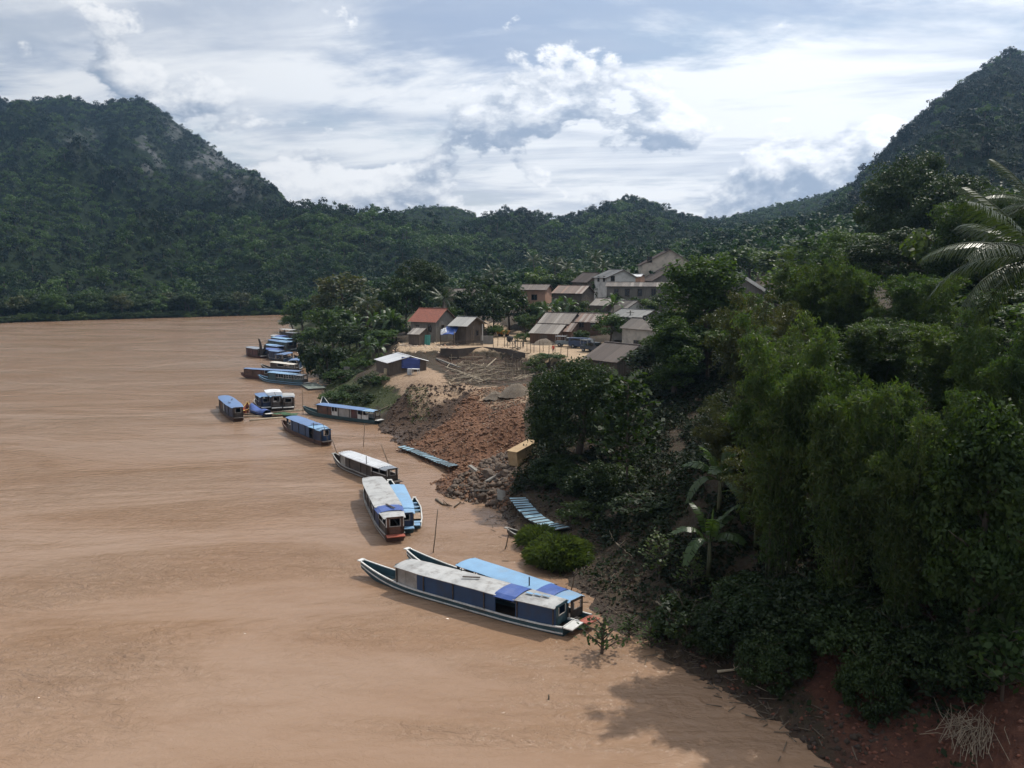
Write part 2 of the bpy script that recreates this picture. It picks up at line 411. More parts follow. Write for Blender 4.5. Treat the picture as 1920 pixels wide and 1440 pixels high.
# ------------------------------------------------------------------ river
wys = [3.0]
while wys[-1] < 900: wys.append(wys[-1]*1.03 + .25)
wv = []
wxs = np.linspace(-1, 1, 61)
for y in wys:
    for s in wxs: wv.append((s*(60+y*1.0), y, 0.0))
wi = np.arange(len(wv)).reshape(len(wys), 61)
wq = np.stack([wi[:-1, :-1], wi[:-1, 1:], wi[1:, 1:], wi[1:, :-1]], -1).reshape(-1, 4)
m, t = newmat('silty_water')
co = t.add('ShaderNodeTexCoord').outputs['Object']
big = t.noise(t.vmul(co, (.02, .05, 1)), 1.0, 5, .6, .6)
mid = t.noise(t.vmul(co, (.12, .4, 1)), 1.0, 5, .6, .5)
c = t.mixc(t.ramp(big, .35, .65), (.262, .161, .098), (.282, .187, .126))
c = t.mixc(t.math('MULTIPLY', t.ramp(mid, .45, .75), .5), c, (.218, .128, .074))
b = t.add('ShaderNodeBsdfPrincipled', i_Roughness=.10, i_IOR=1.33); t.l.new(c, b.inputs['Base Color']); b.inputs['Specular IOR Level'].default_value = .36
# current streaks, ripples, fine chop
rip = t.noise(t.vmul(co, (.42, .80, 1)), 1.0, 5, .6, 1.4)
chop = t.noise(t.vmul(co, (1.7, 2.4, 1)), 1.0, 4, .62, .8)
fine = t.noise(t.vmul(co, (13, 16, 1)), 1.0, 3, .6, .3)
patch = t.ramp(t.noise(t.vmul(co, (.03, .07, 1)), 1.0, 4, .6, .8), .40, .66)
hgt = t.math('ADD', t.math('MULTIPLY', rip, .26), t.math('MULTIPLY', chop, .15))
hgt = t.math('MULTIPLY', hgt, t.math('ADD', .30, t.math('MULTIPLY', patch, 1.25)))
hgt = t.math('ADD', hgt, t.math('MULTIPLY', fine, .014))
bu = t.add('ShaderNodeBump', i_Strength=1.0, i_Distance=1.0); t.l.new(hgt, bu.inputs['Height']); t.l.new(bu.outputs[0], b.inputs['Normal'])
finish(t, b.outputs[0])
wme = npmesh('river', np.array(wv), wq, m, smooth=True)
tag(obj('river', wme), 'wide brown silty river with rippled surface', 'river', kind='structure')

# ------------------------------------------------------------------ hills
def interp(tab, u, k): return float(np.interp(u, [q[0] for q in tab], [q[k] for q in tab]))
HILLM, t = newmat('hill_soil')
co = t.add('ShaderNodeTexCoord').outputs['Object']
n = t.noise(co, .02, 6, .6); nr = t.noise(t.vmul(co, (1, 1, .45)), .035, 8, .68)
c = t.mixc(n, (.008, .015, .008), (.016, .026, .011))
rk = t.add('ShaderNodeAttribute', attribute_name='rock').outputs['Fac']
c = t.mixc(t.math('MULTIPLY', rk, t.ramp(nr, .42, .60)), c, t.mixc(t.ramp(t.noise(co, .12, 6, .7), .3, .7), (.050, .052, .055), (.125, .127, .128)))
b = t.add('ShaderNodeBsdfPrincipled', i_Roughness=.95); t.l.new(c, b.inputs['Base Color']); b.inputs['Specular IOR Level'].default_value = .1
bu = t.add('ShaderNodeBump', i_Strength=1.0, i_Distance=6.0); t.l.new(t.noise(co, .06, 8, .65), bu.inputs['Height']); t.l.new(bu.outputs[0], b.inputs['Normal'])
finish(t, b.outputs[0])
HILLS = {}
def hill(name, label, crest, Dc, base, amp, power, ustep=8, rows=46, rocks=(), treeh=6, zb=None):
    """crest: skyline pixels; base: (u, D, z) foot of the slope"""
    us = np.arange(crest[0][0], crest[-1][0]+1, ustep, dtype=float); srow = np.concatenate([np.linspace(0, 1, rows), [1.05, 1.12, 1.25, 1.5]])
    V = np.zeros((len(srow), len(us), 3))
    for j, u in enumerate(us):
        v = interp(crest, u, 1); D1 = Dc(u) if callable(Dc) else Dc
        pc = PD(u, v, D1); zc_ = pc.z - treeh; D0 = interp(base, u, 1); z0 = interp(base, u, 2)
        d = ray(u, 505); kx = d.x/d.y
        for i, s in enumerate(srow):
            if s <= 1:
                D = D0 + (D1-D0)*s; x = D*kx
                f = s**power
                nz = (fr(x, D, .0075, 5, 3)*amp + fr(x, D, .03, 4, 8)*amp*.35) * min(1, s*4) * min(1.0, (1-s)*3.0)
                rg = (fr(x, D*.25, .012, 3, 1.0))*amp*.9*math.sin(math.pi*s)
                z = z0 + (zc_-z0)*f + nz + rg
                # never above the sight line to the crest
                zmax = CAM_Z + (zc_-CAM_Z)*D/D1 - (1-s)*3
                V[i, j] = (x, D, min(z, max(zmax, z0+.2) if s > .05 else z))
            else:
                D = D1 + (D1-D0)*(s-1)*.6; V[i, j] = (D*kx, D, max(1, zc_ - (zc_)*(s-1)*1.2))
    n_r, n_u = len(srow), len(us)
    ii = np.arange(n_r*n_u).reshape(n_r, n_u)
    q = np.stack([ii[:-1, :-1], ii[:-1, 1:], ii[1:, 1:], ii[1:, :-1]], -1).reshape(-1, 4)
    me = npmesh(name, V.reshape(-1, 3), q, HILLM, smooth=True)
    pu, pv = proj(V.reshape(-1, 3)); rock = np.zeros(len(pu))
    for (cu, cv_, ru, rv) in rocks: rock = np.maximum(rock, np.clip(1.6-1.2*np.hypot((pu-cu)/ru, (pv-cv_)/rv), 0, 1))
    fattr(me, 'rock', rock)
    o = obj(name, me); tag(o, label, 'hill', kind='structure'); HILLS[name] = (V, rows, rock.reshape(n_r, n_u))
    return o
def bankD(u, v): return P(u, v, .4).y
LB = [(-400, bankD(-400, 615), -.6), (0, bankD(0, 603), -.6), (300, bankD(300, 594), -.6), (537, bankD(537, 588), -.6), (700, 430, 2)]
hill('karst_hill', 'tall forested karst mountain with grey cliff patches across the river',
  [(-400,190),(-120,165),(0,178),(50,190),(100,182),(150,178),(175,186),(200,197),(240,187),(285,182),(310,198),(330,213),(370,245),(400,265),(430,290),(460,314),(470,317),(490,326),(510,343),(530,365),(540,380),(570,410),(640,470),(700,520)],
  lambda u: 1050, LB, 44, 1.2, rows=64, treeh=3,
  rocks=[(150,258,38,26),(268,285,22,38),(285,300,22,26),(390,305,50,40),(440,340,40,40),(320,240,25,30),(490,345,20,25)])
hill('middle_hill', 'forested spur reaching down to the far river bend',
  [(330,450),(400,410),(450,396),(500,385),(540,379),(600,372),(650,384),(700,392),(760,405),(830,417),(900,432),(980,450),(1080,478)],
  620, [(330,bankD(330,593)+30,3),(537,bankD(537,588)+2,.6),(700,430,4),(1080,420,10)], 9, .85, rows=40)
hill('dome_hill', 'smooth rounded green hill on the skyline',
  [(640,420),(690,400),(740,391),(775,383),(800,378),(850,378),(875,386),(905,401),(950,425),(1000,450)], 880, [(640,610,30),(1000,610,30)], 8, .9, rows=30)
hill('notched_hill', 'low wooded hill beside the rounded hill',
  [(820,440),(880,410),(915,396),(960,386),(1000,390),(1020,398),(1045,409),(1100,430),(1160,450)], 740, [(820,450,12),(1160,450,14)], 10, .8, rows=36)
hill('peaked_hill', 'wooded hill with a small pointed summit above the village',
  [(960,445),(1010,424),(1050,405),(1100,387),(1150,371),(1172,362),(1190,362),(1220,373),(1260,391),(1290,402),(1340,410),(1400,428),(1500,460)], 830, [(960,460,14),(1500,480,24)], 12, .8, rows=40)
hill('green_slope', 'long grassy green ridge climbing towards the right mountain',
  [(1180,450),(1250,425),(1300,411),(1350,403),(1400,391),(1450,377),(1500,367),(1540,358),(1580,343),(1640,320),(1720,300),(1800,300)], 960, [(1180,520,18),(1800,420,30)], 12, .9, rows=40)
hill('steep_mountain', 'steep dark wooded mountain rising behind the palm',
  [(1420,480),(1480,440),(1540,392),(1600,337),(1640,292),(1680,242),(1710,214),(1740,185),(1780,150),(1830,112),(1850,99),(1868,91),(1878,93),(1888,100),(1900,92),(1920,85),(2000,60),(2150,40),(2400,90)],
  720, [(1420,330,20),(1700,280,34),(2400,260,50)], 16, 1.05, rows=50, treeh=3)

# ------------------------------------------------------------------ leaf clouds
def rand_unit(n, rng):
    v = rng.normal(size=(n, 3)); return v/np.linalg.norm(v, axis=1, keepdims=True)
def leaf_quads(pos, size, aspect, rng, updir=None, jitter=1.0, droop=0.0):
    """rhombic leaves, one flat quad each: pos (n,3), size (n,)"""
    n = len(pos); nm = rand_unit(n, rng)
    if updir is not None: nm = updir + nm*jitter; nm /= np.linalg.norm(nm, axis=1, keepdims=True)
    a = np.cross(nm, rand_unit(n, rng)); a /= np.linalg.norm(a, axis=1, keepdims=True)+1e-9
    if droop: a[:, 2] -= droop; a /= np.linalg.norm(a, axis=1, keepdims=True)
    b = np.cross(nm, a); b /= np.linalg.norm(b, axis=1, keepdims=True)+1e-9
    L = size[:, None]*.5; W = L*aspect
    v = np.stack([pos - a*L, pos - b*W + a*L*.1, pos + a*L, pos + b*W + a*L*.1], 1).reshape(-1, 3)
    f = np.arange(4*n).reshape(n, 4)
    return v, f
def crown_points(rng, n, rx, rz, clumps, cr, zc_, shell=.55, flat=0.0, outs=1.0):
    """points in clumps spread through an ellipsoid crown: returns positions and outward normals"""
    cc = rand_unit(clumps, rng); cc[:, 2] = np.where(cc[:, 2] < -.55, -cc[:, 2]*.6, cc[:, 2])
    rad = shell + (1-shell)*rng.random(clumps)**.5
    cc = cc*rad[:, None]*np.array([rx, rx, rz])*outs + np.array([0, 0, zc_])
    k = rng.integers(0, clumps, n)
    crs = cr*(.7+.6*rng.random(clumps))
    d = rand_unit(n, rng); r = (.45+.55*rng.random(n))**.5 if False else (.35+.65*rng.random(n)**.6)
    p = cc[k] + d*(crs[k]*r)[:, None]*np.array([1, 1, .75])
    return p, d
# ------------------------------------------------------------------ forest: far woods are one mass each
LEAF_FAR = leafmat('forest_leaves', (.008, .020, .008), (.027, .052, .018), tcol=(1.2, 1.45, .65), trans=.28, rough=.6, rnd=.45, nscale=.012, spec=.2)
LEAF_LIGHT = leafmat('light_forest_leaves', (.030, .060, .014), (.068, .110, .028), tcol=(1.2, 1.4, .7), trans=.32, rough=.55, rnd=.30, nscale=.02, spec=.3)
LEAF_CLOUD_SHADE = leafmat('cloud_shaded_forest_leaves', (.003, .009, .008), (.011, .024, .016), tcol=(1.0, 1.3, .8), trans=.25, rough=.6, rnd=.45, nscale=.012, spec=.2)  # darker leaf colour stands in for cloud shadow on the mountain
BARK = surf('bark', (.10, .075, .055), (.045, .035, .028), scale=3, rough=.9, bump=.4, stretch=(1, 1, .3))
def far_crown(i, mat, n=230, leaf=1.3):
    rng = np.random.default_rng(100+i)
    rx = 3.6+rng.random()*1.2; rz = 3.2+rng.random()*2.2
    p, d = crown_points(rng, n, rx, rz, 11+i % 4, 1.9, rz+1.0)
    v, f = leaf_quads(p, leaf*(.6+.8*rng.random(n)), .62, rng, updir=d*.8+np.array([0, 0, .5]), jitter=.75)
    # trunk as a slim four sided post
    tv = np.array([(x*.22, y*.22, z) for z in (-3, rz+1) for x, y in ((1, 1), (-1, 1), (-1, -1), (1, -1))])
    tf = np.array([(0, 1, 5, 4), (1, 2, 6, 5), (2, 3, 7, 6), (3, 0, 4, 7)]) + len(v)
    me = npmesh('forest_tree', np.concatenate([v, tv]), np.concatenate([f, tf]), mats=[mat, BARK], matidx=np.concatenate([np.zeros(len(f)), np.ones(4)]))
    return me
FARC = [far_crown(i, LEAF_FAR) for i in range(6)] + [far_crown(6+i, LEAF_LIGHT) for i in range(2)] + [far_crown(8+i, LEAF_CLOUD_SHADE) for i in range(4)]
fcol = bpy.data.collections.new('forest_crowns')
for i, me in enumerate(FARC):
    o = bpy.data.objects.new('forest_crown_%02d' % i, me); fcol.objects.link(o)
def forest(name, label, pts, rot, scl, ids):
    me = bpy.data.meshes.new(name); pts = np.asarray(pts, np.float32)
    me.vertices.add(len(pts)); me.vertices.foreach_set('co', pts.ravel())
    fattr(me, 'rot', rot); fattr(me, 'scl', scl)
    a = me.attributes.new('idx', 'INT', 'POINT'); a.data.foreach_set('value', np.asarray(ids, np.int32))
    o = obj(name, me)
    g = bpy.data.node_groups.get('plant_trees')
    if not g:
        g = bpy.data.node_groups.new('plant_trees', 'GeometryNodeTree')
        g.interface.new_socket('Geometry', in_out='INPUT', socket_type='NodeSocketGeometry'); g.interface.new_socket('Geometry', in_out='OUTPUT', socket_type='NodeSocketGeometry')
        N = g.nodes; L = g.links
        gi = N.new('NodeGroupInput'); go = N.new('NodeGroupOutput'); ip = N.new('GeometryNodeInstanceOnPoints'); ci = N.new('GeometryNodeCollectionInfo')
        ci.inputs['Collection'].default_value = fcol; ci.inputs['Separate Children'].default_value = True; ci.inputs['Reset Children'].default_value = True
        def na_(nm, ty):
            q = N.new('GeometryNodeInputNamedAttribute'); q.data_type = ty; q.inputs['Name'].default_value = nm; return q.outputs['Attribute']
        cx = N.new('ShaderNodeCombineXYZ'); L.new(na_('rot', 'FLOAT'), cx.inputs[2])
        mp = N.new('GeometryNodeMeshToPoints'); L.new(gi.outputs[0], mp.inputs[0])
        L.new(mp.outputs[0], ip.inputs['Points']); L.new(ci.outputs[0], ip.inputs['Instance']); ip.inputs['Pick Instance'].default_value = True
        L.new(na_('idx', 'INT'), ip.inputs['Instance Index']); L.new(cx.outputs[0], ip.inputs['Rotation']); L.new(na_('scl', 'FLOAT'), ip.inputs['Scale'])
        L.new(ip.outputs[0], go.inputs[0])
    o.modifiers.new('trees', 'NODES').node_group = g
    tag(o, label, 'forest', kind='stuff')
    return o
def plant_hill(name, label, spacing, s0, light=.12, dark=0.0, smax=1.0, smin=0.0, sunlit_green_poly=(), rocksparse=True):
    V, rows, rock = HILLS[name]; rng = np.random.default_rng(len(name)*7+3)
    Vr = V[:rows+2]; pts = []; rk = []
    a, b_, c_, d_ = Vr[:-1, :-1], Vr[:-1, 1:], Vr[1:, 1:], Vr[1:, :-1]
    area = np.linalg.norm(np.cross(b_-a, d_-a), axis=-1)
    num = area/spacing**2
    cnt = np.floor(num + rng.random(num.shape)).astype(int)
    I, J = np.nonzero(cnt)
    rep = np.repeat(np.arange(len(I)), cnt[I, J]); I, J = I[rep], J[rep]
    fu, fv = rng.random(len(I))[:, None], rng.random(len(I))[:, None]
    p = (a[I, J]*(1-fu)+b_[I, J]*fu)*(1-fv) + (d_[I, J]*(1-fu)+c_[I, J]*fu)*fv
    rv = rock[I, J]
    u, v = proj(p)
    ok = (u > -90) & (u < 2010) & (v < 700)
    if rocksparse: ok &= rng.random(len(p)) > rv*.75
    p, u, v = p[ok], u[ok], v[ok]
    n = len(p); ln = np.array([fr(q[0], q[1], .012, 3, 2.0) for q in p])
    lp = np.where(ln > .12, np.minimum(light*4.0, .85), light*.6)
    for poly in sunlit_green_poly: lp = np.where(inpoly(u, v, poly), .85, lp)  # light green growth, with sunlit patches put into the crown colour
    ids = np.where(rng.random(n) < lp, rng.integers(6, 8, n), rng.integers(0, 6, n))
    dk = dark*np.clip((p[:, 2]-25)/70+.35+.8*ln, 0, 1); ids = np.where((ids < 6) & (rng.random(n) < dk), rng.integers(8, 12, n), ids)  # cloud shadow put into crown colour, stronger higher up the slope
    p[:, 2] -= .5
    sc = s0*(.45+1.0*rng.random(n)**2.2)*np.where(rng.random(n) < .05, 1.55, 1.0)
    # trees do not poke far over the crest line
    forest('woods', label, p, rng.random(n)*6.28, sc, ids)
    return n
NF = 0
NF += plant_hill('karst_hill', 'dense jungle coloured dark as under cloud shadow, covering the tall mountain across the river', 4.4, .52, .14, 1.0, sunlit_green_poly=[[(0,330),(120,340),(260,400),(250,440),(120,450),(0,470)], [(300,470),(420,440),(540,480),(520,520),(380,520)], [(40,250),(120,300),(150,340),(60,330)]])
NF += plant_hill('middle_hill', 'dense jungle covering the spur behind the river bend', 4.8, .62, .22, .5)
NF += plant_hill('dome_hill', 'light green scrub covering the smooth rounded hill', 4.8, .40, .8)
NF += plant_hill('notched_hill', 'dark woods covering the low hill beside the rounded hill', 5.4, .60, .18, .6)
NF += plant_hill('peaked_hill', 'dark woods covering the pointed hill above the village', 5.4, .60, .16, .6)
NF += plant_hill('green_slope', 'light green scrub and trees along the long ridge', 4.8, .44, .7)
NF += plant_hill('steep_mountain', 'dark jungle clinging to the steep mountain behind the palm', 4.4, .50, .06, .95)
# valley woods between village and hills
rng = np.random.default_rng(55)
vp = np.column_stack([rng.uniform(-150, 190, 9000), rng.uniform(225, 520, 9000)])
h = hbase(vp); u_, v_ = proj(np.column_stack([vp, h]))
ok = (h > 3.0) & (u_ > 530) & (u_ < 1990) & ~((vp[:, 1] < 262) & (u_ < 1150) & (u_ > 740))
vp, h = vp[ok], h[ok]; nn = min(len(vp), 2300); vp, h = vp[:nn], h[:nn]
forest('woods', 'green valley woods between the village and the hills', np.column_stack([vp, h-.4]), rng.random(nn)*6.28, .6+.6*rng.random(nn)**1.6, np.where(rng.random(nn) < .25, rng.integers(6, 8, nn), rng.integers(0, 6, nn)))
print('forest instances', NF+nn)
# ------------------------------------------------------------------ haze
hz = MB(); hz.box((0, 700, 150), (3200, 1600, 310)); m, t = newmat('haze_air')
pv = t.add('ShaderNodeVolumePrincipled'); pv.inputs['Color'].default_value = (.42, .68, 1.0, 1); pv.inputs['Density'].default_value = 1.1e-4; pv.inputs['Anisotropy'].default_value = .5
o_ = t.add('ShaderNodeOutputMaterial'); t.l.new(pv.outputs[0], o_.inputs['Volume'])
tag(hz.build('haze', m), 'thin bluish haze filling the valley air', 'haze', kind='stuff')
# ================================================================== BOATS
WOODDK = surf('dark_boat_wood', (.075, .058, .048), (.04, .032, .028), scale=2.5, rough=.75, stretch=(.4, 2, 2))
PAINT = {
 'blue':   surf('navy_panel_paint', (.021, .057, .130), (.016, .043, .098), scale=1.2, rough=.55, dirt=(.05, .055, .07), dfac=.6),
 'dkblue': surf('dark_blue_paint', (.022, .036, .080), (.018, .026, .05), scale=1.2, rough=.6, dirt=(.04, .035, .03), dfac=.6),
 'teal':   surf('teal_hull_paint', (.035, .085, .095), (.028, .062, .07), scale=1.6, rough=.55, dirt=(.05, .045, .035), dfac=.6),
 'green':  surf('green_hull_paint', (.034, .082, .102), (.026, .060, .076), scale=1.6, rough=.55, dirt=(.05, .04, .03), dfac=.6),
 'grey':   surf('grey_panel', (.33, .32, .30), (.25, .245, .23), scale=1.4, rough=.7, dirt=(.16, .14, .12), dfac=.6),
 'brown':  surf('brown_hull_wood', (.12, .06, .04), (.07, .04, .03), scale=2, rough=.7, stretch=(.4, 2, 2), dirt=(.04, .03, .025), dfac=.5),
 'maroon': surf('maroon_hull_paint', (.10, .035, .032), (.06, .03, .028), scale=2, rough=.65, dirt=(.04, .03, .025), dfac=.6),
 'white':  surf('white_trim_paint', (.62, .62, .60), (.50, .50, .48), scale=3, rough=.6, dirt=(.25, .22, .18), dfac=.6),
 'red':    surf('red_deck_paint', (.36, .085, .05), (.26, .07, .045), scale=3, rough=.6, dirt=(.2, .15, .12), dfac=.6),
 'yellow': surf('yellow_boat_paint', (.50, .33, .08), (.40, .25, .07), scale=3, rough=.6, dirt=(.2, .14, .08), dfac=.5),
 'plank':  surf('bare_plank', (.30, .21, .14), (.20, .14, .10), scale=2, rough=.8, stretch=(.5, 3, 3), rnd=.2),
 'dark': WOODDK,
 # roofs
 'r_grey': surf('weathered_roof_sheet', (.42, .42, .41), (.29, .29, .285), scale=.9, rough=.55, dirt=(.17, .155, .14), dscale=1.3, dfac=.85, stretch=(1, .35, 1)),
 'r_white':surf('white_roof_sheet', (.66, .67, .68), (.52, .53, .55), scale=1.0, rough=.45, dirt=(.3, .28, .26), dfac=.5),
 'r_sky':  surf('sky_blue_roof_paint', (.20, .36, .54), (.155, .29, .46), scale=.8, rough=.45, dirt=(.28, .34, .38), dscale=.8, dfac=.55),
 'r_blue': surf('blue_roof_paint', (.100, .185, .36), (.08, .15, .30), scale=.8, rough=.42, dirt=(.17, .21, .29), dscale=.7, dfac=.55),
 'r_tarp': surf('blue_tarpaulin', (.042, .095, .32), (.034, .075, .25), scale=1.5, rough=.45, bump=.5, bscale=3, dirt=(.16, .20, .38), dfac=.4),
 'r_cream':surf('cream_roof_paint', (.62, .58, .50), (.52, .48, .42), scale=1.0, rough=.5, dirt=(.3, .27, .22), dfac=.4),
 'r_slate':surf('slate_roof_sheet', (.22, .25, .29), (.16, .18, .21), scale=.9, rough=.5, dirt=(.12, .11, .1), dfac=.6),
}
def boat(label, bow, stern, beam, hull='green', rail='white', roof=None, h=1.75, secs=None, panels=None, g0=.50, bowrise=.58, deck='dark', endw='dark', bowframe=True,
         sternboard='white', props=(), thwarts=None, cat='boat', name='river_boat', group='wooden boats moored along the bank', full=True, tarp=None, rt=None):
    pb, ps = P(*bow), P(*stern); pb.z = ps.z = 0
    ax = pb-ps; L = ax.length; ax.normalize(); mid = (pb+ps)/2
    rz = math.atan2(ax.y, ax.x)
    root = empty(name, mid, rz); tag(root, label, cat, group)
    hb = beam/2
    def W(t):
        w = hb*(.72+.28*min(1, t/.22))
        if t > .62: w *= 1-.78*((t-.62)/.38)**1.8
        return w
    def G(t):
        return g0 + bowrise*max(0, (t-.66)/.34)**2 + .12*max(0, (.12-t)/.12)**2
    def K(t): return -.30 + (bowrise+.25)*max(0, (t-.78)/.22)**2
    X = lambda t: (t-.5)*L
    def tpx(px, z):
        q = P(px[0], px[1], z); q.z = 0
        return max(.0, min(1, (q-ps).dot(ax)/L))
    # hull shell
    ts = np.linspace(0, 1, 25 if full else 13); n = 13; vs = []; fs = []
    for t in ts:
        w_, g, k = W(t), G(t), K(t); m_ = k+(g-k)*.55; fl = max(.10, k+.12); e = .06
        sec = [(-w_, g), (-w_*.95, m_), (-w_*.74, k+.03), (0, k), (w_*.74, k+.03), (w_*.95, m_), (w_, g), (w_-e, g), (w_*.93-e, fl+.14), (w_*.72, fl), (-w_*.72, fl), (-w_*.93+e, fl+.14), (-w_+e, g)]
        vs += [(X(t), y, z) for y, z in sec]
    for i in range(len(ts)-1):
        for k in range(n): fs.append((i*n+k, i*n+(k+1) % n, (i+1)*n+(k+1) % n, (i+1)*n+k))
    b = MB(); b.add(vs, fs)
    for o in (0, (len(ts)-1)*n):
        b.add([vs[o+k] for k in range(7)], [tuple(range(7))])
    hl = b.build('hull', PAINT[hull], root, smooth=False)
    for s in (-1, 1):
        b = MB(); rows = []
        for t in ts: rows.append([(X(t), s*(W(t)+.035), G(t)-.05), (X(t), s*(W(t)+.035), G(t)+.03), (X(t), s*(W(t)-.07), G(t)+.03), (X(t), s*(W(t)-.075), G(t)-.02)])
        b.grid(rows); b.build('gunwale', PAINT[rail], hl)
    if full:
        for s in (-1, 1):
            b = MB(); rows = []
            for t in ts:
                zk = K(t)+(G(t)-K(t))*.55; rows.append([(X(t), s*(W(t)*.955+.02), zk-.05), (X(t), s*(W(t)*.96+.03), zk+.03), (X(t), s*(W(t)*.95-.01), zk+.05)])
            b.grid(rows); b.build('rubbing_strake', PAINT[rail], hl)
    # floor boards at the open bow
    b = MB()
    for t in np.linspace(.80, .95, 5): b.box((X(t), 0, max(.16, K(t)+.2)), (.26, W(t)*1.45, .03))
    b.build('bow_floor', PAINT[deck], root)
    if bowframe:
        b = MB(); w_, g = W(1), G(1)
        b.box((X(1)+.12, 0, g+.02), (.34, w_*2+.10, .07)); b.build('bow_board', PAINT[rail], root)
    b = MB(); b.box((X(0)-.28, 0, G(0)-.06), (.75, W(0)*2-.1, .07)); b.build('stern_board', PAINT[sternboard], root)
    if thwarts:
        for t, mt, wd in thwarts:
            b = MB(); b.box((X(t), 0, G(t)-.08), (wd, W(t)*2-.10, .04)); b.build('thwart', PAINT[mt], root)
    if roof:
        t0, t1 = sorted((tpx(roof[1], h), tpx(roof[0], h)))
        t1 = min(t1, .93)
        if rt: t0, t1 = rt
        def hw(t): return max(W(t), hb*.62)+.10
        for a, c_, mt, dz, st in (secs or [(0, 1, 'r_blue', 0, '')]):
            ta, tb = t0+(t1-t0)*a, t0+(t1-t0)*c_
            nlen = max(3, int((tb-ta)*L/.8)+2); rows = []
            for i, t in enumerate(np.linspace(ta, tb, nlen)):
                sag = .03*mnoise.noise(Vector((X(t)*.7, bow[0]*.1, 0)))
                row = []
                ny_ = 25 if st == 'corr' else 9
                for j in range(ny_):
                    y = -1+2*j/(ny_-1); z = h + .10*(1-y*y) + dz + sag
                    if st == 'corr': z += .028*(1 if (j//2) % 2 else -1)
                    if st == 'tarp': z += .03*mnoise.noise(Vector((t*L*2, y*2, 3.1))) - (.14 if abs(y) > .99 else 0)
                    row.append((X(t), y*(hw(t)+(.05 if st == 'tarp' else 0)), z))
                rows.append(row)
            b = MB(); b.slab(rows, .035); b.build('roof_panel', PAINT[mt], root, smooth=False)
        # side panels, posts
        for a, c_, mt, st in (panels or [(0, 1, 'blue', '')]):
            ta, tb = t0+(t1-t0)*a, t0+(t1-t0)*c_
            for s in (-1, 1):
                def pt(t, z): return Vector((X(t), s*(max(W(t), hb*.62)-.09), z))
                if st != 'open' and mt:
                    k = 0.0 if st == '' else .48
                    b = MB(); za = lambda t: G(t)+.03
                    zb_ = (lambda t: h-.03) if st == '' else (lambda t: G(t)+.03+(h-G(t))*.42)
                    off = Vector((0, -s*.045, 0)); ns = max(2, int((tb-ta)*L/1.5)+2); rows = []
                    tt = np.linspace(ta+.012/L, tb-.012/L, ns)
                    rows = [[pt(t, za(t)), pt(t, zb_(t)), pt(t, zb_(t))+off, pt(t, za(t))+off, pt(t, za(t))] for t in tt]
                    b.grid(rows)
                    b.add([rows[0][k_] for k_ in range(4)], [(0, 1, 2, 3)]); b.add([rows[-1][k_] for k_ in range(4)], [(0, 1, 2, 3)])
                    b.build('side_panel', PAINT[mt], root)
                if st == 'window':
                    b = MB(); za, zz = G(ta)+.03+(h-G(ta))*.42, h-.05
                    for p1, p2 in (((ta, za+.03), (tb, za+.03)), ((ta, zz), (tb, zz)), ((ta, za), (ta, zz)), ((tb, za), (tb, zz)), (((ta+tb)/2, za), ((ta+tb)/2, zz))):
                        b.bar(pt(*p1), pt(*p2), .06)
                    b.build('window_frame', PAINT['white'], root)
        npst = max(2, int((t1-t0)*L/2.2)+1)
        for i in range(npst):
            t = t0+.01+(t1-t0-.02)*i/(npst-1)
            for s in (-1, 1):
                b = MB(); b.bar((X(t), s*(max(W(t), hb*.62)-.05), G(t)-.1), (X(t), s*(max(W(t), hb*.62)-.05), h+.0), .07); b.build('post', PAINT['dark'], root)
        # end walls with an opening
        for t, e in ((t0, 'rear_wall'), (t1, 'front_wall')):
            ww = max(W(t), hb*.62)-.1; b = MB(); z0, z1 = G(t)-.05, h+.06
            b.box((X(t), 0, z0+(z1-z0)*.22), (.05, ww*2, (z1-z0)*.44)); b.box((X(t), 0, z1-.06), (.05, ww*2, .16))
            for s in (-1, 1): b.box((X(t), s*(ww-.12), (z0+z1)/2), (.05, .24, z1-z0-.02))
            wl = b.build(e, PAINT[endw], root)
            f = MB()
            zz0, zz1 = z0+(z1-z0)*.46, z1-.16
            for s in (-1, 1): f.box((X(t)+(-.04 if e == 'rear_wall' else .04), s*(ww-.26), (zz0+zz1)/2), (.04, .06, zz1-zz0))
            f.box((X(t)+(-.04 if e == 'rear_wall' else .04), 0, zz0+.02), (.04, ww*2-.5, .05)); f.build('window_frame', PAINT['grey'], wl)
        # cabin floor
        b = MB(); b.box((X((t0+t1)/2), 0, .24), ((t1-t0)*L, hb*1.5, .04)); b.build('cabin_floor', PAINT['dark'], root)
    if tarp:
        rows = []
        for t in np.linspace(.06, .94, 12):
            w_ = W(t)+.05; rows.append([(X(t), w_*y, G(t) + tarp*(1-y*y)*(.75+.35*math.sin(t*9)) - (.18 if abs(y) > .99 else 0)) for y in np.linspace(-1, 1, 9)])
        b = MB(); b.slab(rows, .02); b.build('cover', PAINT['r_tarp'], root, smooth=True)
    for kind in props:
        if kind[0] == 'plank':      # (plank, t0, y0, t1, y1)
            _, a, y0, c_, y1 = kind; b = MB(); b.bar((X(a), y0, h+.22), (X(c_), y1, h+.24), .16, .05); b.build('roof_plank', PAINT['dark'], root)
        if kind[0] == 'pole':       # (pole, t, y, top)
            _, a, y0, top = kind; b = MB(); b.tube([(X(a), y0, -.9), (X(a)+.02, y0, top)], .045); b.build('side_pole', PAINT['dark'], root)
        if kind[0] == 'stripes':
            _, a, c_, mt = kind
            for i in range(3):
                y = hb*(-.35-.0*i)+.0; b = MB(); b.box((X(a+(c_-a)*i/2.2), hb*.1*(i-1)-.1, h+.19), (.5, .22, .02)); b.build('roof_patch', PAINT[mt], root)
    return root

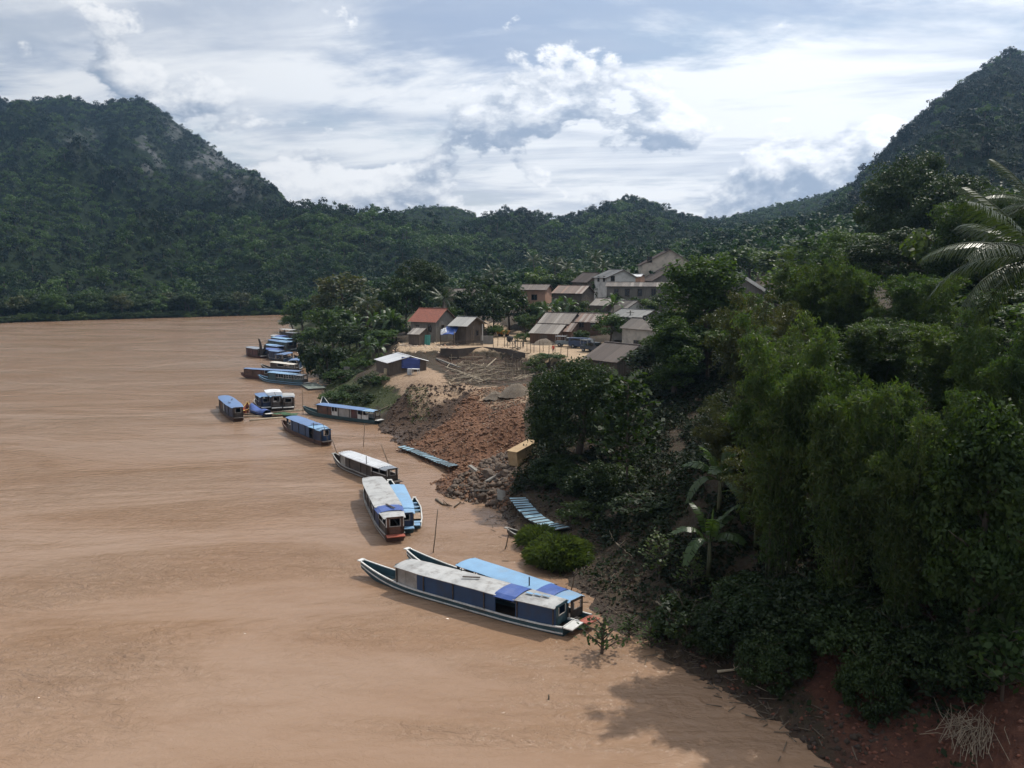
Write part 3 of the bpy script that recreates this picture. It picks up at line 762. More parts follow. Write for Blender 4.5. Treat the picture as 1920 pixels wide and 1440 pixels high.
boat('long boat with navy side walls and a weathered grey roof patched with blue tarpaulin', (680,1048,1.2), (1066,1172,.5), 2.0, hull='green', roof=((768,1049),(1054,1132)), h=1.72, endw='green',
  secs=[(.0,.225,'r_grey',-.02,''),(.215,.335,'r_tarp',.06,'tarp'),(.325,1,'r_grey',.0,'')],
  panels=[(0,.22,'blue',''),(.22,.335,None,'open'),(.335,.60,'blue',''),(.60,.84,'blue',''),(.84,.92,'grey',''),(.92,1,'grey','')],
  props=[('plank',.40,-.3,.46,.25),('pole',.52,-1.0,1.9),('stripes',.10,.17,'r_sky')])
boat('boat with a sky blue roof moored beside the long navy boat', (766,1034,.9), (1098,1163,.45), 1.8, hull='green', roof=((872,1053),(1074,1127)), h=1.62, sternboard='red', endw='dark',
  secs=[(0,.14,'r_sky',0,''),(.13,.27,'r_tarp',.05,'tarp'),(.26,1,'r_sky',.02,'')], panels=[(0,.2,None,'open'),(.2,.8,'dark',''),(.8,1,None,'open')], props=[('pole',.25,.5,2.3)])
boat('boat with a pale grey roof, one blue strip and an orange stern board', (690,895,1.2), (741,1006,.4), 2.2, hull='brown', rail='grey', roof=((691,896),(734,978)), h=1.98, sternboard='red', endw='brown',
  secs=[(0,.14,'r_grey',-.04,''),(.13,.25,'r_tarp',.03,'tarp'),(.24,1,'r_grey',.02,'')], panels=[(0,.20,'dark','window'),(.2,.42,'dkblue',''),(.42,1,'dark','window')], props=[('plank',.12,-.3,.20,.2)])
boat('short boat with a light blue roof next to the pale roofed boat', (731,904,.9), (763,991,.4), 1.7, hull='teal', roof=((738,910),(760,966)), h=1.7, endw='dkblue', sternboard='r_sky',
  secs=[(0,.16,'r_sky',-.06,''),(.15,1,'r_sky',0,'')], panels=[(0,.2,None,'open'),(.2,1,'blue','')])
boat('small open rowing boat with pale blue thwarts', (777,937,.5), (780,983,.4), 1.15, hull='teal', g0=.42, bowrise=.25, deck='r_sky', sternboard='r_sky', name='rowing_boat', thwarts=[(.1,'r_sky',.8),(.3,'plank',.9),(.42,'plank',.9),(.6,'r_sky',.3),(.75,'r_sky',.3),(.88,'r_sky',.3)], group=None)
boat('dark boat with a white ribbed metal roof', (627,852,1.0), (739,905,.4), 1.85, hull='dark', rail='grey', roof=((656,846),(729,881)), h=1.75, sternboard='dark',
  secs=[(0,.13,'r_slate',-.05,''),(.12,1,'r_white',0,'corr')], panels=[(0,.28,'dark','window'),(.28,.85,'dark',''),(.85,1,'grey','')], props=[('pole',.30,.95,2.6)])
boat('boat with plain blue roof, blue wooden walls and a lighter stern awning', (531,790,.8), (612,829,.4), 1.95, hull='brown', rail='brown', roof=((536,782),(606,814)), h=2.0, bowrise=.4, sternboard='dark', endw='blue',
  secs=[(0,.12,'r_sky',-.10,''),(.11,.30,'r_sky',-.02,''),(.29,.46,'r_blue',.03,''),(.45,1,'r_blue',0,'')], panels=[(0,.2,'dkblue',''),(.2,.3,None,'open'),(.3,.85,'blue',''),(.85,1,'dark','window')], props=[('plank',.20,-.2,.24,.5),('pole',.12,.9,2.7)])
boat('long boat nosed into the mud bank, blue roof and one beige wall panel', (571,768,.6), (708,789,.4), 1.9, hull='teal', rail='teal', roof=((594,758),(702,774)), h=1.85, sternboard='white',
  secs=[(0,.20,'r_sky',-.05,''),(.19,1,'r_blue',0,'')], panels=[(0,.10,None,'open'),(.1,.27,'white','window'),(.27,.38,'maroon',''),(.38,.62,'grey',''),(.62,.72,'white','window'),(.72,1,'brown','')])
boat('blue roofed boat moored outermost at the log raft', (415,752,.8), (447,786,.3), 2.1, hull='brown', rail='dark', roof=((420,742),(446,768)), h=2.0, bowrise=.4, sternboard='dark', endw='dark',
  secs=[(0,1,'r_blue',0,'')], panels=[(0,.5,'dkblue',''),(.5,.62,'grey',''),(.62,1,'brown','')], props=[('plank',.45,-.3,.5,-.5),('plank',.25,.4,.3,.6)])
boat('small yellow canoe with a red inside', (464,757,.8), (456,771,.3), 1.1, hull='red', rail='yellow', g0=.4, bowrise=.6, sternboard='yellow', name='canoe', group=None, full=False)
boat('small boat wrapped in a bright blue tarpaulin', (470,764,.6), (503,777,.4), 1.7, hull='dkblue', rail='dkblue', g0=.5, bowrise=.45, tarp=.55, name='covered_boat', group=None, full=False)
boat('houseboat with a pale blue roof, first of three moored abreast', (485,743,.8), (500,766,.3), 2.4, hull='dark', rail='grey', roof=((491,737),(499,753)), h=2.15, bowrise=.3, endw='dkblue', secs=[(0,.2,'r_sky',-.03,''),(.19,1,'r_blue',0,'')], panels=[(0,.3,'dkblue',''),(.3,1,'dkblue','window')], full=False)
boat('houseboat with a white and blue roof, middle of three moored abreast', (503,736,.8), (519,767,.3), 2.3, hull='dark', rail='grey', roof=((506,731),(518,748)), h=2.3, bowrise=.3, endw='dark', secs=[(0,.12,'r_sky',-.05,''),(.11,.5,'r_slate',0,''),(.49,1,'r_white',.03,'')], panels=[(0,1,'dark','')], full=False)
boat('houseboat with a dull grey roof, last of three moored abreast', (529,742,.8), (541,766,.3), 2.4, hull='dark', rail='dark', roof=((531,738),(541,752)), h=2.05, bowrise=.3, endw='dark', secs=[(0,.3,'r_slate',-.03,''),(.29,1,'r_grey',0,'')], panels=[(0,1,'dark','')], full=False)
boat('long maroon hulled boat with a blue roof behind the teal windowed boat', (453,698,1.1), (566,711,.4), 2.0, hull='maroon', rail='brown', roof=((467,689),(562,701)), h=2.0, secs=[(0,1,'r_blue',0,'')], panels=[(0,.6,'dark','window'),(.6,1,'brown','')])
boat('teal boat with a row of white framed windows and pale roof', (487,706,.8), (573,719,.4), 2.0, hull='teal', rail='r_sky', roof=((500,698),(567,706)), h=2.0, secs=[(0,.18,'r_white',-.05,''),(.17,1,'r_sky',0,'')], panels=[(0,.15,'teal','window'),(.15,.3,'teal','window'),(.3,.45,'teal','window'),(.45,.6,'teal','window'),(.6,.75,'teal','window'),(.75,1,'teal','')])
boat('boat with a cream coloured roof', (491,687,.6), (557,697,.4), 1.9, hull='dark', rail='grey', roof=((496,680),(541,690)), h=1.95, secs=[(0,1,'r_cream',0,'')], panels=[(0,.7,'dark','window'),(.7,1,'dark','')], full=False)
boat('short boat with a blue canopy lying crosswise behind the cream roofed boat', (547,672,.7), (521,682,.3), 2.4, hull='blue', rail='white', roof=((537,668),(525,675)), h=2.3, secs=[(0,1,'r_blue',0,'')], panels=[(0,1,'blue','window')], full=False, rt=(.10, .84))
boat('short boat with a blue canopy close to the brown inlet', (561,684,.7), (551,694,.3), 2.4, hull='blue', rail='white', roof=((557,679),(552,684)), h=2.3, secs=[(0,1,'r_blue',0,'')], panels=[(0,1,'blue','')], full=False, rt=(.10, .84))
boat('boat with a slate roof and maroon hull beside the dead tree stump', (464,660,.7), (495,669,.3), 2.9, hull='maroon', rail='dark', roof=((469,656),(491,661)), h=2.2, secs=[(0,1,'r_slate',0,'')], panels=[(0,1,'maroon','')], full=False, rt=(.10, .84))
boat('boat with a bright blue roof moored in the far cluster, lowest of them', (496,663,.7), (526,671,.3), 2.9, hull='dark', rail='dark', roof=((501,658),(522,665)), h=2.2, secs=[(0,1,'r_tarp',0,'')], panels=[(0,1,'dkblue','')], full=False, rt=(.10, .84))
boat('pale roofed boat in the far cluster, above the bright blue one', (498,655,.7), (531,664,.3), 2.7, hull='dark', rail='white', roof=((505,650),(528,658)), h=2.2, secs=[(0,.5,'r_blue',0,''),(.49,1,'r_sky',.02,'')], panels=[(0,1,'dkblue','')], full=False, rt=(.10, .84))
boat('long teal boat in the far cluster under the overhanging bank', (501,646,.6), (551,656,.3), 2.7, hull='teal', rail='dark', roof=((512,645),(548,650)), h=2.2, secs=[(0,.5,'r_sky',0,''),(.49,1,'r_blue',0,'')], panels=[(0,1,'teal','')], full=False, rt=(.10, .84))
boat('grey blue roofed boat in the far cluster behind the long teal one', (508,641,.6), (549,649,.3), 2.7, hull='dark', rail='dark', roof=((516,639),(546,643)), h=2.2, secs=[(0,1,'r_sky',0,'')], panels=[(0,1,'dkblue','')], full=False, rt=(.10, .84))
boat('dark boat under a crumpled grey tarpaulin in the far cluster', (510,637,.6), (538,644,.3), 2.9, hull='dark', rail='dark', roof=((515,633),(533,638)), h=2.2, secs=[(0,.5,'r_tarp',.1,'tarp'),(.48,1,'r_grey',0,'tarp')], panels=[(0,1,'dark','')], full=False, rt=(.10, .84))
boat('most distant boat, grey roof, lying under the riverside trees', (524,625,.6), (558,630,.3), 2.9, hull='dark', rail='grey', roof=((537,622),(554,625)), h=2.2, secs=[(0,1,'r_grey',0,'')], panels=[(0,1,'dark','window')], full=False, rt=(.10, .84))
boat('open boat with white bow frame pulled up behind the nosed in boat', (606,747,1.2), (616,768,.4), 1.6, hull='green', rail='white', g0=.5, bowrise=.9, name='open_boat', group=None, full=False)
boat('dark open boat pulled up under the riverside bush', (552,668,.5), (574,675,.3), 1.4, hull='dark', rail='dark', g0=.4, bowrise=.4, name='open_boat', group=None, full=False)
boat('blue roofed boat squeezed between the stump and the far cluster', (505,668,.6), (533,674,.3), 2.4, hull='dkblue', rail='grey', roof=((509,664),(530,669)), h=2.2, secs=[(0,1,'r_blue',0,'')], panels=[(0,1,'dkblue','')], full=False, rt=(.10, .84))
boat('pale blue roofed boat lying along the bank behind the far cluster', (520,650,.6), (556,654,.3), 2.4, hull='dark', rail='grey', roof=((526,648),(553,651)), h=2.3, secs=[(0,1,'r_sky',0,'')], panels=[(0,1,'blue','')], full=False, rt=(.10, .84))
boat('small dark boat with a white roof under the riverside trees', (535,632,.6), (562,636,.3), 2.2, hull='dark', rail='white', roof=((540,630),(558,633)), h=2.2, secs=[(0,1,'r_white',0,'')], panels=[(0,1,'dark','')], full=False, rt=(.10, .84))
# ================================================================== HOUSES
WALL = {
 'wood':  surf('plank_wall', (.125, .098, .076), (.072, .056, .045), scale=1.2, rough=.85, bump=.5, bscale=4, stretch=(6, 6, .4), dirt=(.16, .13, .105), dfac=.4),
 'grey':  surf('grey_board_wall', (.22, .20, .172), (.145, .13, .115), scale=1.2, rough=.85, bump=.4, bscale=4, stretch=(6, 6, .4), dirt=(.08, .07, .06), dfac=.5),
 'white': surf('whitewashed_wall', (.60, .585, .55), (.50, .49, .455), scale=.7, rough=.85, dirt=(.22, .20, .17), dfac=.55),
 'beige': surf('beige_render_wall', (.56, .49, .40), (.47, .41, .34), scale=.6, rough=.85, dirt=(.22, .19, .16), dfac=.5),
 'pink':  surf('pink_render_wall', (.44, .26, .18), (.36, .21, .15), scale=.6, rough=.85, dirt=(.22, .14, .10), dfac=.5),
 'brown': surf('brown_plank_wall', (.13, .072, .045), (.08, .048, .033), scale=1.2, rough=.8, bump=.5, bscale=4, stretch=(6, 6, .4), dirt=(.05, .035, .03), dfac=.5),
 'conc':  surf('concrete_wall', (.26, .25, .23), (.19, .18, .165), scale=.8, rough=.9, dirt=(.10, .095, .085), dfac=.6),
}
ROOFM = {
 'rust': surf('rusty_sheet', (.2, .12, .09), scale=1.0, rough=.65, stretch=(3, .5, 1), rndcols=[(.085,.048,.036),(.14,.08,.058),(.26,.225,.20),(.065,.037,.029),(.115,.07,.052),(.18,.09,.055)]),
 'mix':  surf('weathered_sheet', (.25, .22, .2), scale=1.0, rough=.6, stretch=(3, .5, 1), rndcols=[(.068,.053,.043),(.135,.112,.092),(.095,.075,.062),(.24,.215,.19),(.055,.041,.032),(.105,.08,.065)]),
 'grey': surf('grey_sheet', (.2, .21, .22), scale=1.0, rough=.55, stretch=(3, .5, 1), rndcols=[(.12,.125,.125),(.16,.16,.157),(.10,.104,.104),(.18,.178,.174)]),
 'white':surf('bright_zinc_sheet', (.6, .61, .62), scale=1.0, rough=.4, stretch=(3, .5, 1), rndcols=[(.62,.63,.65),(.56,.57,.59),(.66,.67,.68)]),
 'dark': surf('brown_sheet', (.1, .075, .065), scale=1.0, rough=.7, stretch=(3, .5, 1), rndcols=[(.105,.08,.07),(.135,.105,.09),(.09,.068,.06)]),
 'tile': surf('red_roof_tile', (.30, .095, .058), (.22, .068, .044), scale=2.2, rough=.75, dirt=(.13, .06, .045), dscale=1.2, dfac=.5),
}
GLASS = surf('dark_window_pane', (.015, .018, .02), (.01, .012, .014), scale=2, rough=.15, bump=0)
FRAME = surf('window_frame_wood', (.12, .085, .06), (.07, .05, .04), scale=4, rough=.7)
def sheet_mesh(length, width, n=5, amp=.03):
    rows = []
    for i in (0, .5, 1):
        rows.append([Vector((-width/2 + width*j/(2*n), -length*i, amp*(1 if j % 2 else -1))) for j in range(2*n+1)])
    b = MB(); b.slab(rows, .02); return b
def house(label, ridge, D, length, front, back, rise, ang, wall='wood', roof='rust', over=.5, wallh=None, name='house', rear_rise=None, wins=(), sink=.5, group=None, z_base=None, open_front=False, sheetw=.62, gtrim=None):
    """ridge: pixel of the ridge centre; front/back: horizontal depth of each roof slope; ang: ridge direction in degrees (front side faces -y of the local frame)"""
    pr = PD(ridge[0], ridge[1], D); a = R(ang)
    gz_ = ground_at(pr.x, pr.y) if z_base is None else z_base
    root = empty(name, (pr.x, pr.y, gz_), a); tag(root, label, 'house' if name == 'house' else name.replace('_', ' '), group)
    H = pr.z - gz_; rr = rise if rear_rise is None else rear_rise
    ef, eb = H-rise, H-rr
    yf, yb = -(front-over), (back-over)
    zf = H - rise*(front-over)/front; zb = H - rr*(back-over)/back; hl = length/2-over*.7
    w_ = MB(); z0 = -sink
    sec = [(yf, z0), (yf, zf-.06), (0, H-.08), (yb, zb-.06), (yb, z0)]
    vs = [(-hl, y, z) for y, z in sec] + [(hl, y, z) for y, z in sec]
    fs = [(0, 1, 2, 3, 4), (9, 8, 7, 6, 5), (0, 5, 6, 1), (3, 8, 9, 4), (4, 9, 5, 0)]
    w_.add(vs, fs); wo = w_.build('wall', WALL[wall], root)
    # plank battens give the boards their relief
    if wall in ('wood', 'grey', 'brown'):
        b = MB(); n = int(2*hl/.45)
        for i in range(n+1):
            x = -hl+.03+(2*hl-.06)*i/n; b.box((x, yf-.012, (z0+zf-.1)/2), (.05, .024, zf-.1-z0))
        n = int((yb-yf)/.45)
        for s in (-1, 1):
            for i in range(n+1):
                y = yf+.03+(yb-yf-.06)*i/n; zt = (zf + (H-zf)*(y-yf)/(0-yf) if y < 0 else zb+(H-zb)*(yb-y)/yb)-.12
                b.box((s*(hl+.012), y, (z0+zt)/2), (.024, .05, zt-z0))
        b.build('battens', WALL[wall], wo)
    # roof sheets, each its own piece
    for sgn, dep, rs in ((-1, front, rise), (1, back, rr)):
        if dep <= .05: continue
        sl = math.hypot(dep, rs); pit = math.atan2(rs, dep)
        if roof == 'tile':
            rows_n = max(4, int(sl/.33)); b = MB()
            for i in range(rows_n):
                y0, y1 = sl*i/rows_n, sl*(i+1)/rows_n+.05; rw = [[], []]
                nt = int(length/.24)
                for j in range(nt*2+1):
                    x = -length/2+length*j/(nt*2); zz = .022*(1 if j % 2 else -1)
                    rw[0].append(Vector((x, -y0, zz+.01))); rw[1].append(Vector((x, -y1, zz+.045)))
                b.grid(rw)
            b.build('tile_slope', ROOFM['tile'], root, loc=(0, 0, H), rot=(pit if sgn < 0 else -pit, 0, 0) if sgn < 0 else (pit, 0, math.pi))
            continue
        ns = max(2, round(length/sheetw)); sw = length/ns
        sm = sheet_mesh(sl, sw*1.04).mesh('roof_sheet', ROOFM[roof])
        for i in range(ns):
            x = -length/2+sw*(i+.5); jz = .012*(i % 2)+random.uniform(0, .012); jl = random.uniform(-.06, .06)
            o = obj('roof_sheet', sm, root, loc=(x, 0, H+jz), rot=(pit, 0, random.uniform(-.008, .008)) if sgn < 0 else (pit, 0, math.pi+random.uniform(-.008, .008)))
    b = MB(); b.bar((-length/2-.02, 0, H+.05), (length/2+.02, 0, H+.05), .28, .07); b.build('ridge_cap', ROOFM[roof if roof != 'tile' else 'tile'], root)
    # bargeboards at the gable ends
    for s in (-1, 1):
        x = s*(length/2-.03)
        for sg, dep, rs in ((-1, front, rise), (1, back, rr)):
            if dep <= .05: continue
            b = MB(); b.bar((x, 0, H-.10), (x, sg*dep, H-rs-.10), .05, .16); b.build('bargeboard', FRAME if gtrim is None else WALL[gtrim], root)
    for side, p, zc_, ww, wh, kind in wins:
        f = MB(); g = MB(); t_ = .07
        if side in ('f', 'b'):
            y = (yf if side == 'f' else yb); s = -1 if side == 'f' else 1
            for q in (-1, 1): f.box((p+q*(ww/2), y+s*.06, zc_), (t_, .08, wh+t_)); f.box((p, y+s*.06, zc_+q*wh/2), (ww+t_, .078, t_))
            if kind == 'w': f.box((p, y+s*.06, zc_), (.05, .07, wh))
            g.box((p, y+s*.035, zc_), (ww-.02, .03, wh-.02))
        else:
            x = hl if side == 'r' else -hl; s = 1 if side == 'r' else -1
            for q in (-1, 1): f.box((x+s*.06, p+q*(ww/2), zc_), (.08, t_, wh+t_)); f.box((x+s*.06, p, zc_+q*wh/2), (.078, ww+t_, t_))
            if kind == 'w': f.box((x+s*.06, p, zc_), (.07, .05, wh))
            g.box((x+s*.035, p, zc_), (.03, ww-.02, wh-.02))
        fo = f.build('window' if kind == 'w' else 'door', FRAME, root); g.build('pane' if kind == 'w' else 'leaf', GLASS if kind == 'w' else WALL['wood'] if kind == 'd' else GLASS, fo)
    return root
A0 = -28
H_red = house('board house with a bright red tiled roof', (812,578), 172, 7.0, 4.3, 4.3, 2.6, A0, 'grey', 'tile', over=.6, wins=[('f',1.6,2.6,.8,1.4,'w'),('f',-1.4,2.6,.8,1.2,'w'),('r',-1.2,2.6,.9,1.2,'w')])
house('house with a grey roof of slipped sheets and a white posted porch', (876,593.5), 167, 4.6, 4.0, 4.6, 1.7, A0, 'wood', 'grey', over=1.1, wins=[('r',-1.0,1.6,1.0,2.0,'d'),('r',1.3,1.8,.9,1.1,'w')])
house('low lean-to shed with pale striped sheets beside the red roofed house', (788,614), 164, 2.9, 2.6, 1.2, 1.2, A0, 'wood', 'mix', over=.3, name='shed', sheetw=.7)
H_zinc = house('shed with a bright zinc roof standing alone on the dirt terrace', (757,664.5), 140, 6.6, 4.2, 3.2, .95, -62, 'wood', 'white', over=.35, name='shed', z_base=5.0, sink=.35, wins=[('r',.4,1.1,1.2,1.7,'d')])
house('house with a ribbed brown roof behind the parked trucks', (1053,586), 173, 7.2, 4.2, 3.4, 2.1, A0, 'wood', 'mix', over=.4)
house('low workshop under a patchwork roof of rusty and pale sheets', (1034,607), 168.5, 6.6, 4.0, .6, 1.75, A0, 'brown', 'mix', over=.35, name='workshop', wins=[('f',0,1.0,1.6,1.6,'d')])
house('timber house with a rusty striped roof beside the workshop', (1113,587), 172, 6.4, 3.6, 3.4, 1.7, A0, 'brown', 'rust', over=.4, wins=[('f',-1.3,2.0,1.1,1.3,'w'),('f',1.2,2.0,1.1,1.3,'w')])
house('rust red lean-to wedged between workshop and timber house', (1066,604), 169, 4.2, 3.4, .4, 1.7, A0, 'brown', 'rust', over=.3, name='shed')
house('grey house with pale wall gable and striped sheets above the timber house', (1180,563), 178, 6.5, 4.4, 3.4, 2.5, -64, 'white', 'mix', over=.4, wins=[])
house('dark board house with a pale eave strip beside the street post', (1196,580), 152, 8.0, 3.4, 3.8, 1.3, -52, 'conc', 'grey', over=.4, wins=[('f',-1.5,2.2,.8,1.4,'w'),('f',1.0,2.2,.8,1.4,'w')])
house('half hidden house with a pale roof edge and white panel', (1216,597), 132, 7.0, 3.0, 3.4, 1.6, -52, 'beige', 'mix', over=.4, wins=[('f',0,1.6,1.2,1.4,'w')])
house('brown roofed hut rising behind the round dark mango tree', (1166,644), 110, 6.4, 4.4, 3.2, 2.0, -50, 'wood', 'dark', over=.5, wins=[('f',0,1.8,1.0,1.2,'w')])
house('salmon pink house with a single dark window', (1006,533), 203, 7.0, 3.6, 3.6, 1.3, -18, 'pink', 'dark', over=.7, wins=[('f',.3,6.4,1.4,1.3,'w'),('f',.3,3.0,1.2,1.3,'w')])
house('house with a roof half pale and half rust red above the banana plants', (1076,535), 198, 8.0, 4.4, 4.0, 1.8, A0, 'wood', 'rust', over=.5, wins=[('f',-1.5,3.0,1.0,1.2,'w'),('f',1.5,3.0,1.0,1.2,'w')])
house('white washed house with its gable towards the river', (1156,505.5), 209, 8.5, 4.9, 4.0, 2.0, -72, 'white', 'grey', over=.6, wins=[('r',-2.8,8.4,1.0,1.2,'w'),('f',2.2,8.3,1.0,1.3,'w'),('f',-1.2,8.3,1.0,1.3,'w')])
house('long low board house under a thin pale roof line', (1200,529), 188, 15.0, 3.8, 3.6, .9, -12, 'grey', 'mix', over=.5, wins=[('f',-5,5.4,1.0,1.6,'w'),('f',-2.6,5.4,1.0,1.6,'w'),('f',0.2,5.4,1.0,1.6,'w'),('f',3.2,5.4,1.0,1.6,'w')])
house('large beige house with the highest gable in the village', (1251,469), 232, 12.0, 8.0, 7.0, 4.2, -93, 'beige', 'dark', over=.6, wins=[('r',-5.4,10.6,1.3,1.6,'w'),('r',-1.0,13.2,.9,.8,'w')])
house('brown roofed annex leaning against the large beige house', (1262,496), 224, 7.0, 8.0, 5.5, 4.3, -72, 'grey', 'dark', over=.7)
house('tall board house with a ribbed pale roof slope and small finial', (1384,512), 126, 8.5, 4.6, 6.2, 4.0, -110, 'grey', 'grey', over=.45)
house('tan roofed house half hidden behind the coconut palm', (866,541), 202, 7.5, 3.8, 3.6, 1.9, -14, 'beige', 'dark', over=.5, wins=[('f',1.5,5.5,1.0,1.2,'w')])
house('small grey roofed hut between the banana plants and the pale gable house', (1136,559), 181, 4.6, 3.4, 2.4, 1.5, -35, 'wood', 'mix', over=.3, name='hut')
house('tiny orange brick hut beside the white washed house', (1196,514), 215, 3.0, 1.8, 1.8, .6, -30, 'pink', 'white', over=.3, name='hut')
house('dark roofed house behind the white washed house', (1108,511), 225, 7.5, 4.0, 4.0, 2.6, -60, 'wood', 'dark', over=.4)
# porch posts of the grey roofed house
TRIM = surf('white_post', (.55, .55, .52), (.45, .45, .42), scale=3, rough=.7, dirt=(.25, .22, .2), dfac=.4)
# ================================================================== TREES AND PLANTS
LF = {
 'dark': leafmat('dark_leaves', (.012, .024, .009), (.036, .058, .017), trans=.30, rough=.5, rnd=.25, nscale=.25, spec=.2),
 'mid':  leafmat('green_leaves', (.021, .044, .013), (.056, .090, .023), trans=.40, rough=.5, rnd=.28, nscale=.2, spec=.2),
 'light':leafmat('fresh_leaves', (.035, .062, .016), (.080, .115, .028), trans=.42, rough=.5, rnd=.2, nscale=.3, spec=.32),
 'olive':leafmat('olive_leaves', (.026, .038, .012), (.066, .076, .022), trans=.38, rough=.5, rnd=.2, nscale=.2, dry=(.11, .07, .03), dryf=.25),
 'bamboo':leafmat('bamboo_leaves', (.020, .043, .013), (.066, .106, .027), tcol=(1.4, 1.5, .55), trans=.48, rough=.5, rnd=.2, nscale=.22, dry=(.10, .068, .028), dryf=.2),
 'banana':leafmat('banana_leaf', (.030, .060, .018), (.060, .100, .028), trans=.36, rough=.40, rnd=.2, nscale=.8, spec=.4),
 'palm': leafmat('palm_leaflets', (.022, .038, .015), (.050, .070, .025), trans=.24, rough=.40, rnd=.15, nscale=.6, spec=.36),
 'grass':leafmat('bank_grass', (.024, .040, .012), (.060, .078, .024), trans=.35, rough=.5, rnd=.15, nscale=.3),
 'tuss':leafmat('tussock_grass', (.034, .058, .018), (.085, .112, .038), trans=.40, rough=.5, rnd=.1, nscale=.9),
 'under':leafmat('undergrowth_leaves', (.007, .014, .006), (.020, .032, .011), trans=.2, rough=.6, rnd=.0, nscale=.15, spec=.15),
}
STEM = surf('green_stem', (.075, .085, .035), (.055, .05, .025), scale=3, rough=.6)
CULM = surf('bamboo_culm', (.055, .058, .026), (.035, .034, .018), scale=3, rough=.5)
def trunk_mesh(rng, H, r0, spread, nl=7, fork=.35, lean=.05):
    b = MB(); top = Vector((rng.normal()*lean*H, rng.normal()*lean*H, H))
    pts = [Vector((0, 0, -.6)), Vector((0, 0, H*.15)), top*.45+Vector((rng.normal()*.1, rng.normal()*.1, 0)), top*.75, top]
    b.tube(pts, [r0*1.35, r0, r0*.75, r0*.45, r0*.12], 7)
    for i in range(nl):
        f = fork+(.92-fork)*i/nl; st = top*f; a = i*2.4+rng.random(); l = spread*(1.05-.55*f)*(.8+.4*rng.random())
        d = Vector((math.cos(a), math.sin(a), .55+.4*rng.random()))
        m_ = st+d*l*.5+Vector((0, 0, .1*l)); e = st+d*l
        b.tube([st, m_, e], [r0*.42*(1.1-f*.6), r0*.26*(1.1-f*.6), r0*.06], 5)
        for k in range(2):
            a2 = a+(-.8 if k else .8); e2 = m_+Vector((math.cos(a2), math.sin(a2), .6))*l*.45
            b.tube([m_, e2], [r0*.2*(1.1-f*.6), r0*.04], 4)
    return b.mesh('trunk', BARK, smooth=True)
PROTO = {}
def tree_proto(key, seed, mat, H, rx, rz, n, leaf, clumps, cr, zc_=None, aspect=.55, shell=.5, r0=.25, fork=.35, jitter=.75, up=.45, lobes=None):
    rng = np.random.default_rng(seed); zc_ = zc_ if zc_ is not None else H-rz
    if lobes:
        ps, ds = [], []
        for (lx, ly, lz, lrx, lrz, fr_) in lobes:
            p, d = crown_points(rng, int(n*fr_), lrx, lrz, max(6, int(clumps*fr_)), cr, lz, shell); p[:, 0] += lx; p[:, 1] += ly; ps.append(p); ds.append(d)
        p, d = np.concatenate(ps), np.concatenate(ds); n = len(p)
    else:
        p, d = crown_points(rng, n, rx, rz, clumps, cr, zc_, shell)
    v, f = leaf_quads(p, leaf*(.6+.8*rng.random(n)), aspect, rng, updir=d*.7+np.array([0, 0, up]), jitter=jitter)
    me = npmesh('crown', v, f, LF[mat])
    PROTO[key] = (trunk_mesh(rng, H*.86, r0, rx, fork=fork), me, H, rx)
def autoD(u, v, h, d0=24, d1=130):
    for D in np.arange(d0, d1, .5):
        q = PD(u, v, D)
        if q.z - float(hbase(np.array([[q.x, q.y]]))[0]) <= h: return float(D)
    return float(d1)
def plant(key, u, vtop, D, wpx=None, label='', cat='tree', group=None, name='broadleaf_tree', hmin=None, base=None):
    tr, cr_, H, rx = PROTO[key]
    if hmin: D = autoD(u, vtop, hmin)
    pt = PD(u, vtop, D); gz_ = ground_at(pt.x, pt.y) if base is None else base
    h = max(pt.z-gz_, 1.5); s = h/H; sx = s if wpx is None else (wpx*D/FPX/2)/(rx*1.12)
    root = empty(name, (pt.x, pt.y, gz_-.15), random.uniform(0, 6.28)); root.scale = (sx, sx, s); tag(root, label, cat, group)
    obj('trunk', tr, root); obj('crown', cr_, root)
    return root
for i in range(4): tree_proto('d%d' % i, 20+i, 'dark', 10, 4.0, 4.0, 2600, .62, 34, 1.35, r0=.22)
for i in range(4): tree_proto('m%d' % i, 30+i, 'mid', 10, 3.9, 3.9, 2400, .60, 30, 1.35, r0=.22)
for i in range(2): tree_proto('l%d' % i, 40+i, 'light', 10, 3.8, 3.8, 2200, .60, 26, 1.3, r0=.2)
for i in range(2): tree_proto('o%d' % i, 50+i, 'olive', 10, 4.2, 4.2, 2600, .55, 36, 1.2, r0=.22)
for i in range(2): tree_proto('B%d' % i, 55+i, ['dark', 'mid'][i], 20, 7.6, 7.6, 30000, .40, 150, 1.6, r0=.4)
tree_proto('bush', 60, 'mid', 3, 2.3, 1.7, 2400, .30, 40, .6, zc_=1.3, r0=.08, fork=.2)
tree_proto('bushB', 64, 'dark', 4, 4.2, 2.4, 14000, .30, 150, .7, zc_=1.5, r0=.1, fork=.2)
tree_proto('bushd', 61, 'dark', 3, 2.3, 1.7, 2400, .34, 36, .6, zc_=1.3, r0=.08, fork=.2)
tree_proto('bushl', 62, 'light', 3, 2.3, 1.7, 2200, .30, 34, .6, zc_=1.3, r0=.08, fork=.2)
def pick(ks): return random.choice(ks)
